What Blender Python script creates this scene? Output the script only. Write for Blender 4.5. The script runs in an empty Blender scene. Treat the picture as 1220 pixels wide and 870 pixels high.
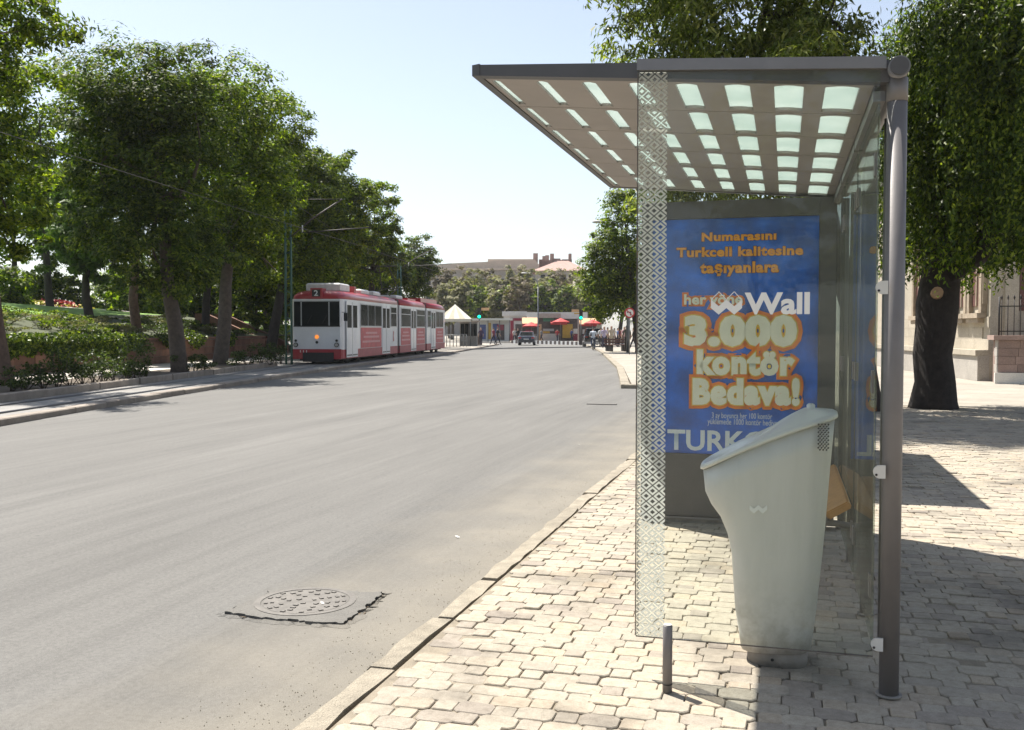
import bpy, bmesh, math, random
import numpy as np
from mathutils import Vector, Matrix
random.seed(7); RNG = np.random.default_rng(11)
R = math.radians
scn = bpy.context.scene

# ------------------------------------------------------------------ camera
EYE = 1.46; YAW = R(15.8); PITCH = R(2.09); FPX = 1150.0
cam_d = bpy.data.cameras.new('camera'); cam = bpy.data.objects.new('camera', cam_d)
scn.collection.objects.link(cam)
cam.location = (0, 0, EYE); cam.rotation_euler = (R(90) - PITCH, 0, YAW)
cam_d.lens = 36 * FPX / 1220; cam_d.sensor_width = 36; cam_d.clip_start = 0.05; cam_d.clip_end = 2500
scn.camera = cam

# ------------------------------------------------------------------ light
SUN = Vector((-1.17, 0.79, 2.45)).normalized()          # towards the sun
world = bpy.data.worlds.new('World'); scn.world = world; world.use_nodes = True
wn = world.node_tree.nodes; wl = world.node_tree.links
sky = wn.new('ShaderNodeTexSky'); sky.sky_type = 'NISHITA'; sky.sun_disc = False
sky.sun_elevation = math.asin(SUN.z); sky.sun_rotation = math.atan2(SUN.x, SUN.y)
sky.altitude = 300; sky.air_density = 1.0; sky.dust_density = 1.2; sky.ozone_density = 1.0
hs = wn.new('ShaderNodeHueSaturation'); hs.inputs['Saturation'].default_value = 0.66
wl.new(sky.outputs[0], hs.inputs['Color']); wl.new(hs.outputs[0], wn['Background'].inputs[0]); wn['Background'].inputs[1].default_value = 0.088
sun_d = bpy.data.lights.new('sun', 'SUN'); sun_d.energy = 5.0; sun_d.angle = R(0.53); sun_d.color = (1.0, 0.947, 0.865)
sun = bpy.data.objects.new('sun', sun_d); scn.collection.objects.link(sun)
sun.rotation_euler = (-SUN).to_track_quat('-Z', 'Y').to_euler(); sun.location = SUN * 60
scn.view_settings.view_transform = 'Standard'; scn.view_settings.look = 'None'
scn.view_settings.exposure = 1.05; scn.view_settings.gamma = 1.0; scn.view_settings.use_curve_mapping = False
scn.render.engine = 'CYCLES'
cy = scn.cycles
cy.max_bounces = 8; cy.diffuse_bounces = 3; cy.glossy_bounces = 4; cy.transmission_bounces = 4; cy.transparent_max_bounces = 24
cy.use_denoising = True; cy.sample_clamp_indirect = 6.0; cy.caustics_reflective = False; cy.caustics_refractive = False

# ------------------------------------------------------------------ helpers
COL = scn.collection
CX, SX = math.cos(YAW), math.sin(YAW)
FW = Vector((-SX * math.cos(PITCH), CX * math.cos(PITCH), -math.sin(PITCH))); RT = Vector((CX, SX, 0)); UP = RT.cross(FW)
CAM = Vector((0, 0, EYE))
def ray(px, py): return FW + RT * ((px - 610) / FPX) - UP * ((py - 435) / FPX)
def gnd(px, py, z=0.0):
    """the point of the level z seen at a pixel of the photograph"""
    r = ray(px, py); return CAM + r * ((z - EYE) / r.z)
def at(px, zc, py=393, z=None):
    """a point zc metres ahead of the lens, seen at (px, py); z sets its height instead of py"""
    p = CAM + ray(px, py) * zc
    if z is not None: p.z = z
    return p
def onplane(px, py, y):
    """u, z of the pixel on the upright plane Y = y"""
    r = ray(px, py); p = CAM + r * (y / r.y); return p.x, p.z
def project(p):
    d = Vector(p[:3]) - CAM; Z = d.dot(FW)
    return (610 + FPX * d.dot(RT) / Z, 435 - FPX * d.dot(UP) / Z, Z)

def tag(o, label=None, cat=None, group=None, kind=None):
    if label: o['label'] = label
    if cat: o['category'] = cat
    if group: o['group'] = group
    if kind: o['kind'] = kind
    return o
def empty(name, loc=(0, 0, 0), rz=0.0):
    o = bpy.data.objects.new(name, None); COL.objects.link(o)
    o.location = loc; o.rotation_euler = (0, 0, rz); o.empty_display_size = 0.2
    return o
def link_mesh(name, me, parent=None):
    o = bpy.data.objects.new(name, me); COL.objects.link(o)
    if parent is not None: o.parent = parent
    return o

class MB:
    """collects simple solids, then becomes ONE mesh object"""
    def __init__(s): s.v = []; s.f = []; s.m = []; s.sm = []
    def add(s, vs, fs, mi=0, smooth=False):
        b = len(s.v); s.v += [tuple(v) for v in vs]
        for f in fs: s.f.append([b + i for i in f]); s.m.append(mi); s.sm.append(smooth)
        return s
    def box(s, c, d, rz=0.0, mi=0, rx=0.0, ry=0.0):
        M = Matrix.Rotation(rz, 3, 'Z') @ Matrix.Rotation(ry, 3, 'Y') @ Matrix.Rotation(rx, 3, 'X'); c = Vector(c)
        vs = [c + M @ Vector((x * d[0] / 2, y * d[1] / 2, z * d[2] / 2)) for x in (-1, 1) for y in (-1, 1) for z in (-1, 1)]
        return s.add(vs, [(0, 1, 3, 2), (4, 6, 7, 5), (0, 4, 5, 1), (2, 3, 7, 6), (0, 2, 6, 4), (1, 5, 7, 3)], mi)
    def bb(s, x0, x1, y0, y1, z0, z1, mi=0):
        return s.box(((x0 + x1) / 2, (y0 + y1) / 2, (z0 + z1) / 2), (abs(x1 - x0), abs(y1 - y0), abs(z1 - z0)), mi=mi)
    def bevbox(s, x0, x1, y0, y1, z0, z1, b, mi=0):
        """box with its top edges cut off"""
        vs = [(x0, y0, z0), (x1, y0, z0), (x1, y1, z0), (x0, y1, z0),
              (x0, y0, z1 - b), (x1, y0, z1 - b), (x1, y1, z1 - b), (x0, y1, z1 - b),
              (x0 + b, y0 + b, z1), (x1 - b, y0 + b, z1), (x1 - b, y1 - b, z1), (x0 + b, y1 - b, z1)]
        fs = [(3, 2, 1, 0), (8, 9, 10, 11)]
        for i in range(4):
            j = (i + 1) % 4
            fs += [(i, j, 4 + j, 4 + i), (4 + i, 4 + j, 8 + j, 8 + i)]
        return s.add(vs, fs, mi)
    def tube(s, pts, rad, n=8, mi=0, cap=True, smooth=True):
        pts = [Vector(p) for p in pts]
        if not hasattr(rad, '__len__'): rad = [rad] * len(pts)
        b = len(s.v); ref = None
        for i, p in enumerate(pts):
            t = (pts[min(i + 1, len(pts) - 1)] - pts[max(i - 1, 0)]).normalized()
            if ref is None: ref = Vector((1, 0, 0)) if abs(t.x) < 0.8 else Vector((0, 1, 0))
            a = (ref - t * ref.dot(t)).normalized(); ref = a; c = t.cross(a)
            for k in range(n):
                w = 2 * math.pi * k / n
                s.v.append(tuple(p + (a * math.cos(w) + c * math.sin(w)) * rad[i]))
        for i in range(len(pts) - 1):
            for k in range(n):
                l = (k + 1) % n
                s.f.append([b + i * n + k, b + i * n + l, b + (i + 1) * n + l, b + (i + 1) * n + k]); s.m.append(mi); s.sm.append(smooth)
        if cap:
            s.f.append([b + k for k in range(n)][::-1]); s.m.append(mi); s.sm.append(False)
            e = b + (len(pts) - 1) * n
            s.f.append([e + k for k in range(n)]); s.m.append(mi); s.sm.append(False)
        return s
    def prism(s, poly, o, ax, ay, az, mi=0, smooth=False):
        """polygon in the plane ax, ay at o, extruded along az"""
        o, ax, ay, az = Vector(o), Vector(ax), Vector(ay), Vector(az); n = len(poly)
        a = [o + ax * p[0] + ay * p[1] for p in poly]; vs = a + [p + az for p in a]
        fs = [list(range(n))[::-1], [n + i for i in range(n)]]
        s.add(vs, fs, mi)
        b = len(s.v) - 2 * n
        for i in range(n):
            j = (i + 1) % n; s.f.append([b + i, b + j, b + n + j, b + n + i]); s.m.append(mi); s.sm.append(smooth)
        return s
    def rings(s, rr, mi=0, smooth=True, cap0=True, cap1=True):
        n = len(rr[0]); b = len(s.v)
        for r in rr: s.v += [tuple(p) for p in r]
        for i in range(len(rr) - 1):
            for k in range(n):
                l = (k + 1) % n
                s.f.append([b + i * n + k, b + i * n + l, b + (i + 1) * n + l, b + (i + 1) * n + k]); s.m.append(mi); s.sm.append(smooth)
        if cap0: s.f.append([b + k for k in range(n)][::-1]); s.m.append(mi); s.sm.append(False)
        if cap1: s.f.append([b + (len(rr) - 1) * n + k for k in range(n)]); s.m.append(mi); s.sm.append(False)
        return s
    def mesh(s, name, mats):
        me = bpy.data.meshes.new(name); me.from_pydata(s.v, [], s.f)
        for m in (mats if isinstance(mats, (list, tuple)) else [mats]): me.materials.append(m)
        me.polygons.foreach_set('material_index', s.m); me.polygons.foreach_set('use_smooth', s.sm)
        bm = bmesh.new(); bm.from_mesh(me); bmesh.ops.recalc_face_normals(bm, faces=bm.faces); bm.to_mesh(me); bm.free()
        me.update(); return me
    def build(s, name, mats, parent=None): return link_mesh(name, s.mesh(name, mats), parent)

def copy_tree(o, parent=None):
    c = o.copy(); COL.objects.link(c); c.parent = parent
    for ch in list(o.children): copy_tree(ch, c)
    return c
def bevel(o, w=0.005, seg=2):
    bm = bmesh.new(); bm.from_mesh(o.data)
    es = [e for e in bm.edges if len(e.link_faces) == 2 and e.calc_face_angle(0) > 0.5]
    bmesh.ops.bevel(bm, geom=es, offset=w, segments=seg, affect='EDGES', clamp_overlap=True)
    bm.to_mesh(o.data); bm.free(); return o

def sheet(name, poly, z, mat, parent=None, kind='structure', thick=None):
    me = bpy.data.meshes.new(name)
    if thick:
        mb = MB().prism(poly, (0, 0, z - thick), (1, 0, 0), (0, 1, 0), (0, 0, thick)); o = mb.build(name, mat, parent)
    else:
        me.from_pydata([(p[0], p[1], z) for p in poly], [], [list(range(len(poly)))]); me.materials.append(mat)
        bm = bmesh.new(); bm.from_mesh(me); bmesh.ops.recalc_face_normals(bm, faces=bm.faces)
        for f in bm.faces:
            if f.normal.z < 0: f.normal_flip()
        bm.to_mesh(me); bm.free(); o = link_mesh(name, me, parent)
    if kind and parent is None: tag(o, kind=kind)
    return o

# ------------------------------------------------------------------ materials
def newmat(name):
    m = bpy.data.materials.new(name); m.use_nodes = True; nt = m.node_tree
    return m, nt.nodes, nt.links, nt.nodes['Principled BSDF']
def pos_scaled(n, l, scale=(1, 1, 1), rot=0.0, obj=False):
    mp = n.new('ShaderNodeMapping'); mp.inputs['Scale'].default_value = scale; mp.inputs['Rotation'].default_value = (0, 0, rot)
    if obj: l.new(n.new('ShaderNodeTexCoord').outputs['Object'], mp.inputs[0])
    else: l.new(n.new('ShaderNodeNewGeometry').outputs['Position'], mp.inputs[0])
    return mp.outputs[0]
def noise(n, l, vec, scale, detail=4, rough=0.55):
    t = n.new('ShaderNodeTexNoise'); t.inputs['Scale'].default_value = scale; t.inputs['Detail'].default_value = detail
    t.inputs['Roughness'].default_value = rough
    if vec is not None: l.new(vec, t.inputs['Vector'])
    return t.outputs['Fac']
def ramp(n, l, fac, stops):
    r = n.new('ShaderNodeValToRGB'); e = r.color_ramp.elements
    while len(e) < len(stops): e.new(0.5)
    for i, (p, c) in enumerate(stops):
        e[i].position = p; e[i].color = (c[0], c[1], c[2], 1) if hasattr(c, '__len__') else (c, c, c, 1)
    l.new(fac, r.inputs[0]); return r.outputs[0]
def mixc(n, l, a, b, fac, mode='MIX'):
    m = n.new('ShaderNodeMix'); m.data_type = 'RGBA'; m.blend_type = mode
    for sock, v in ((m.inputs[6], a), (m.inputs[7], b)):
        if hasattr(v, 'is_linked'): l.new(v, sock)
        else: sock.default_value = (v[0], v[1], v[2], 1)
    if hasattr(fac, 'is_linked'): l.new(fac, m.inputs[0])
    else: m.inputs[0].default_value = fac
    return m.outputs[2]
def bump(n, l, bsdf, h, strength=0.3, dist=0.01):
    b = n.new('ShaderNodeBump'); b.inputs['Strength'].default_value = strength; b.inputs['Distance'].default_value = dist
    l.new(h, b.inputs['Height']); l.new(b.outputs[0], bsdf.inputs['Normal'])
def M(name, col, rough=0.6, metal=0.0, var=0.12, scale=6.0, bmp=0.0, bscale=40.0, coat=0.0, spec=None):
    """a painted or plain surface: base colour, mottling, fine relief"""
    m, n, l, b = newmat(name)
    p = pos_scaled(n, l, obj=True)
    k = noise(n, l, p, scale, 5)
    c0 = tuple(c * (1 - var) for c in col); c1 = tuple(min(1, c * (1 + var)) for c in col)
    l.new(ramp(n, l, k, [(0.3, c0), (0.7, c1)]), b.inputs['Base Color'])
    b.inputs['Roughness'].default_value = rough; b.inputs['Metallic'].default_value = metal
    if spec is not None: b.inputs['Specular IOR Level'].default_value = spec
    if coat: b.inputs['Coat Weight'].default_value = coat
    if bmp: bump(n, l, b, noise(n, l, p, bscale, 4), bmp, 0.01)
    return m
def island_var(n, l, col, amt):
    g = n.new('ShaderNodeNewGeometry'); r = g.outputs['Random Per Island']
    c0 = tuple(c * (1 - amt) for c in col); c1 = tuple(min(1, c * (1 + amt)) for c in col)
    return ramp(n, l, r, [(0.0, c0), (1.0, c1)])
def obj_var(n, l, amt):
    oi = n.new('ShaderNodeObjectInfo'); return ramp(n, l, oi.outputs['Random'], [(0.0, 1 - amt), (1.0, 1 + amt)])
def leafmat(name, cols, trans=0.35, rough=0.5):
    m, n, l, b = newmat(name)
    g = n.new('ShaderNodeNewGeometry')
    c = ramp(n, l, g.outputs['Random Per Island'], [((0.0, 0.62, 1.0)[i] if len(cols) == 3 else i, k) for i, k in enumerate(cols)])  # mostly dark leaves, few bright: foliage shade and lit highlights put into the colour
    big = noise(n, l, g.outputs['Position'], 0.55, 2)
    c = mixc(n, l, c, ramp(n, l, big, [(0.3, 0.6), (0.7, 1.35)]), 1.0, 'MULTIPLY')
    l.new(c, b.inputs['Base Color']); b.inputs['Roughness'].default_value = rough; b.inputs['Specular IOR Level'].default_value = 0.22
    tr = n.new('ShaderNodeBsdfTranslucent'); l.new(mixc(n, l, c, (1.3, 1.5, 0.5), 1.0, 'MULTIPLY'), tr.inputs[0])
    mx = n.new('ShaderNodeMixShader'); mx.inputs[0].default_value = trans
    l.new(b.outputs[0], mx.inputs[1]); l.new(tr.outputs[0], mx.inputs[2]); l.new(mx.outputs[0], n['Material Output'].inputs[0])
    return m
def glassmat(name, tint=(0.94, 0.97, 0.95), dust=0.012, dustcol=(0.55, 0.55, 0.48), f0=0.02, gl=1.0):
    """a thin pane: clear with a Fresnel mirror and a film of dust"""
    m, n, l, b = newmat(name); n.remove(b)
    lw = n.new('ShaderNodeLayerWeight'); lw.inputs[0].default_value = 0.5
    p5 = n.new('ShaderNodeMath'); p5.operation = 'POWER'; l.new(lw.outputs['Facing'], p5.inputs[0]); p5.inputs[1].default_value = 5
    ma = n.new('ShaderNodeMath'); ma.operation = 'MULTIPLY_ADD'; l.new(p5.outputs[0], ma.inputs[0]); ma.inputs[1].default_value = (1 - f0) * gl; ma.inputs[2].default_value = f0
    t = n.new('ShaderNodeBsdfTransparent'); t.inputs[0].default_value = (*tint, 1)
    g = n.new('ShaderNodeBsdfGlossy'); g.inputs['Roughness'].default_value = 0.01
    d = n.new('ShaderNodeBsdfDiffuse'); d.inputs[0].default_value = (*dustcol, 1)
    m1 = n.new('ShaderNodeMixShader'); l.new(ma.outputs[0], m1.inputs[0]); l.new(t.outputs[0], m1.inputs[1]); l.new(g.outputs[0], m1.inputs[2])
    m2 = n.new('ShaderNodeMixShader')
    k = ramp(n, l, noise(n, l, pos_scaled(n, l, (1, 1, 0.35)), 2.2, 5), [(0.3, dust * 0.6), (0.75, dust * 1.5)])
    l.new(k, m2.inputs[0]); l.new(m1.outputs[0], m2.inputs[1]); l.new(d.outputs[0], m2.inputs[2])
    l.new(m2.outputs[0], n['Material Output'].inputs[0])
    return m
def lamp_mat(name, col, strength):
    m, n, l, b = newmat(name)
    b.inputs['Base Color'].default_value = (*col, 1); b.inputs['Emission Color'].default_value = (*col, 1); b.inputs['Emission Strength'].default_value = strength
    return m

def asphalt():
    m, n, l, b = newmat('worn asphalt')
    p = pos_scaled(n, l)
    along = pos_scaled(n, l, (1.0, 0.07, 1), R(-12))
    base = ramp(n, l, noise(n, l, along, 1.6, 7, 0.7), [(0.3, (0.106, 0.102, 0.094)), (0.5, (0.126, 0.1215, 0.112)), (0.7, (0.146, 0.141, 0.130))])
    fine = pos_scaled(n, l, (1.0, 0.035, 1), R(-12))
    base = mixc(n, l, base, ramp(n, l, noise(n, l, fine, 7.0, 6, 0.75), [(0.3, 0.86), (0.7, 1.11)]), 1.0, 'MULTIPLY')
    base = mixc(n, l, base, ramp(n, l, noise(n, l, p, 0.25, 3), [(0.3, 0.94), (0.7, 1.06)]), 1.0, 'MULTIPLY')
    base = mixc(n, l, base, ramp(n, l, noise(n, l, p, 42, 5, 0.8), [(0.3, 0.74), (0.7, 1.24)]), 1.0, 'MULTIPLY')
    base = mixc(n, l, base, ramp(n, l, noise(n, l, p, 230, 2), [(0.3, 0.72), (0.7, 1.28)]), 1.0, 'MULTIPLY')
    # sand blown against the kerb of the pavement
    sx = n.new('ShaderNodeSeparateXYZ'); l.new(n.new('ShaderNodeNewGeometry').outputs['Position'], sx.inputs[0])
    nz = noise(n, l, p, 1.6, 5)
    ad = n.new('ShaderNodeMath'); ad.operation = 'MULTIPLY_ADD'; l.new(nz, ad.inputs[0]); ad.inputs[1].default_value = 1.1; l.new(sx.outputs[0], ad.inputs[2])
    mr = n.new('ShaderNodeMapRange'); mr.inputs[1].default_value = -2.5; mr.inputs[2].default_value = -1.35; l.new(ad.outputs[0], mr.inputs[0])
    mr.inputs[4].default_value = 0.6
    base = mixc(n, l, base, ramp(n, l, nz, [(0.3, (0.19, 0.168, 0.13)), (0.7, (0.25, 0.222, 0.172))]), mr.outputs[0])
    # oil drips and small dark specks
    sp = n.new('ShaderNodeTexVoronoi'); sp.inputs['Scale'].default_value = 1.7; l.new(p, sp.inputs['Vector'])
    base = mixc(n, l, base, (0.05, 0.05, 0.048), ramp(n, l, sp.outputs['Distance'], [(0.012, 0.8), (0.03, 0.0)]))
    l.new(base, b.inputs['Base Color']); b.inputs['Roughness'].default_value = 0.86
    bump(n, l, b, noise(n, l, p, 120, 4, 0.7), 0.6, 0.008)
    return m
def paver_mat(name, islands):
    m, n, l, b = newmat(name)
    p = pos_scaled(n, l)
    k = noise(n, l, p, 26, 6, 0.65)
    base = ramp(n, l, k, [(0.25, (0.265, 0.236, 0.188)), (0.5, (0.35, 0.318, 0.262)), (0.78, (0.41, 0.378, 0.316))])
    g = n.new('ShaderNodeNewGeometry'); oi = n.new('ShaderNodeObjectInfo')
    rnd = g.outputs['Random Per Island'] if islands else oi.outputs['Random']
    tint = ramp(n, l, rnd, [(0.0, (0.78, 0.74, 0.74)), (0.25, (0.96, 0.93, 0.90)), (0.7, (1.04, 1.01, 0.97)), (1.0, (1.10, 1.0, 0.90))])
    base = mixc(n, l, base, tint, 1.0, 'MULTIPLY')
    st = noise(n, l, p, 1.3, 5, 0.6)
    base = mixc(n, l, base, ramp(n, l, st, [(0.34, 0.60), (0.47, 0.95), (0.8, 1.08)]), 1.0, 'MULTIPLY')
    base = mixc(n, l, base, ramp(n, l, noise(n, l, p, 260, 2), [(0.3, 0.8), (0.7, 1.18)]), 1.0, 'MULTIPLY')
    l.new(base, b.inputs['Base Color']); b.inputs['Roughness'].default_value = 0.9
    bump(n, l, b, noise(n, l, p, 90, 4), 0.45, 0.004)
    return m
def far_paving():
    m, n, l, b = newmat('distant paving')
    p = pos_scaled(n, l)
    br = n.new('ShaderNodeTexBrick'); br.inputs['Scale'].default_value = 4.2; l.new(p, br.inputs['Vector'])
    br.inputs['Color1'].default_value = (0.35, 0.318, 0.265, 1); br.inputs['Color2'].default_value = (0.30, 0.272, 0.225, 1); br.inputs['Mortar'].default_value = (0.26, 0.23, 0.19, 1)
    br.inputs['Mortar Size'].default_value = 0.025
    base = mixc(n, l, br.outputs[0], ramp(n, l, noise(n, l, p, 0.9, 5), [(0.3, 0.8), (0.7, 1.15)]), 1.0, 'MULTIPLY')
    l.new(base, b.inputs['Base Color']); b.inputs['Roughness'].default_value = 0.9
    bump(n, l, b, br.outputs['Fac'], -0.3, 0.006)
    return m
def stone(name, c, sc=3.0, var=0.25, bmp=0.4, ov=0.12):
    m, n, l, b = newmat(name)
    p = pos_scaled(n, l)
    base = ramp(n, l, noise(n, l, p, sc, 6, 0.62), [(0.25, tuple(x * (1 - var) for x in c)), (0.75, tuple(min(1, x * (1 + var)) for x in c))])
    base = mixc(n, l, base, ramp(n, l, noise(n, l, p, sc * 22, 3), [(0.3, 0.82), (0.7, 1.15)]), 1.0, 'MULTIPLY')
    base = mixc(n, l, base, obj_var(n, l, ov), 1.0, 'MULTIPLY')
    l.new(base, b.inputs['Base Color']); b.inputs['Roughness'].default_value = 0.88
    bump(n, l, b, noise(n, l, p, sc * 12, 5), bmp, 0.012)
    return m
def frit_mat():
    """white printed band: rows of square rings standing on their corners, clear in between"""
    m, n, l, b = newmat('printed glass band')
    p = pos_scaled(n, l)
    s = n.new('ShaderNodeSeparateXYZ'); l.new(p, s.inputs[0])
    def mth(op, a, bb=None):
        k = n.new('ShaderNodeMath'); k.operation = op
        for i, v in enumerate((a, bb)):
            if v is None: continue
            if hasattr(v, 'is_linked'): l.new(v, k.inputs[i])
            else: k.inputs[i].default_value = v
        return k.outputs[0]
    S = 0.0375
    zz = mth('MULTIPLY', s.outputs[2], 1.18)
    a = mth('ABSOLUTE', mth('SUBTRACT', mth('FRACT', mth('DIVIDE', mth('ADD', s.outputs[0], zz), S * 1.414)), 0.5))
    c = mth('ABSOLUTE', mth('SUBTRACT', mth('FRACT', mth('DIVIDE', mth('SUBTRACT', mth('ADD', s.outputs[0], 50.0), zz), S * 1.414)), 0.5))
    mx = mth('MAXIMUM', a, c)
    w = mth('MULTIPLY', mth('GREATER_THAN', mx, 0.20), mth('LESS_THAN', mx, 0.435))
    b.inputs['Base Color'].default_value = (0.72, 0.72, 0.68, 1); b.inputs['Roughness'].default_value = 0.6
    tl = n.new('ShaderNodeBsdfTranslucent'); tl.inputs[0].default_value = (0.88, 0.88, 0.83, 1)
    mt = n.new('ShaderNodeMixShader'); mt.inputs[0].default_value = 0.72; l.new(b.outputs[0], mt.inputs[1]); l.new(tl.outputs[0], mt.inputs[2])
    t = n.new('ShaderNodeBsdfTransparent')
    ms = n.new('ShaderNodeMixShader'); l.new(w, ms.inputs[0]); l.new(t.outputs[0], ms.inputs[1]); l.new(mt.outputs[0], ms.inputs[2])
    l.new(ms.outputs[0], n['Material Output'].inputs[0]); return m
def frosted():
    m, n, l, b = newmat('frosted skylight')
    b.inputs['Base Color'].default_value = (0.62, 0.67, 0.64, 1); b.inputs['Roughness'].default_value = 0.4
    tl = n.new('ShaderNodeBsdfTranslucent'); k = noise(n, l, pos_scaled(n, l), 5, 3)
    l.new(ramp(n, l, k, [(0.3, (0.55, 0.62, 0.59)), (0.7, (0.65, 0.70, 0.67))]), tl.inputs[0])
    mt = n.new('ShaderNodeMixShader'); mt.inputs[0].default_value = 0.75; l.new(b.outputs[0], mt.inputs[1]); l.new(tl.outputs[0], mt.inputs[2])
    l.new(mt.outputs[0], n['Material Output'].inputs[0]); return m
def poster_mat():
    """blue print with a paler burst of rays in the middle"""
    m, n, l, b = newmat('blue poster print')
    tc = n.new('ShaderNodeTexCoord'); mp = n.new('ShaderNodeMapping'); l.new(tc.outputs['Object'], mp.inputs[0])
    mp.inputs['Location'].default_value = (0.34, 0, -1.62)
    s = n.new('ShaderNodeSeparateXYZ'); l.new(mp.outputs[0], s.inputs[0])
    at2 = n.new('ShaderNodeMath'); at2.operation = 'ARCTAN2'; l.new(s.outputs[2], at2.inputs[0]); l.new(s.outputs[0], at2.inputs[1])
    mu = n.new('ShaderNodeMath'); mu.operation = 'MULTIPLY'; mu.inputs[1].default_value = 26; l.new(at2.outputs[0], mu.inputs[0])
    si = n.new('ShaderNodeMath'); si.operation = 'SINE'; l.new(mu.outputs[0], si.inputs[0])
    ln = n.new('ShaderNodeVectorMath'); ln.operation = 'LENGTH'; l.new(mp.outputs[0], ln.inputs[0])
    ray = n.new('ShaderNodeMath'); ray.operation = 'MULTIPLY_ADD'; l.new(si.outputs[0], ray.inputs[0]); ray.inputs[1].default_value = -0.05; l.new(ln.outputs['Value'], ray.inputs[2])
    c = ramp(n, l, ray.outputs[0], [(0.15, (0.06, 0.78, 0.92)), (0.38, (0.01, 0.56, 0.90)), (0.62, (0.002, 0.27, 0.78)), (0.95, (0.002, 0.11, 0.58))])
    c = mixc(n, l, c, ramp(n, l, noise(n, l, mp.outputs[0], 5, 4), [(0.3, 0.6), (0.5, 1.0), (0.7, 1.5)]), 1.0, 'MULTIPLY')
    l.new(c, b.inputs['Base Color']); b.inputs['Roughness'].default_value = 0.35
    return m

def bin_mat():
    m, n, l, b = newmat('light grey bin shell')
    o = pos_scaled(n, l, obj=True); k = noise(n, l, pos_scaled(n, l, (9, 9, 1.1), obj=True), 2.0, 6, 0.65)
    c = ramp(n, l, k, [(0.3, (0.545, 0.54, 0.525)), (0.55, (0.585, 0.578, 0.566)), (0.75, (0.605, 0.597, 0.585))])
    sp = n.new('ShaderNodeSeparateXYZ'); l.new(o, sp.inputs[0])
    mr = n.new('ShaderNodeMapRange'); mr.inputs[1].default_value = .42; mr.inputs[2].default_value = .06; l.new(sp.outputs[2], mr.inputs[0])
    mu = n.new('ShaderNodeMath'); mu.operation = 'MULTIPLY'; l.new(mr.outputs[0], mu.inputs[0]); l.new(ramp(n, l, noise(n, l, o, 11, 6, 0.7), [(0.42, 0.0), (0.68, 0.75)]), mu.inputs[1])
    c = mixc(n, l, c, (0.25, 0.22, 0.175), mu.outputs[0])
    sc = ramp(n, l, noise(n, l, pos_scaled(n, l, (30, 30, 3), obj=True), 3.0, 4, 0.8), [(0.70, 0.0), (0.75, 0.3)])
    c = mixc(n, l, c, (0.36, 0.345, 0.32), sc)
    l.new(c, b.inputs['Base Color']); b.inputs['Roughness'].default_value = 0.42; b.inputs['Metallic'].default_value = 0.1
    return m
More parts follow.
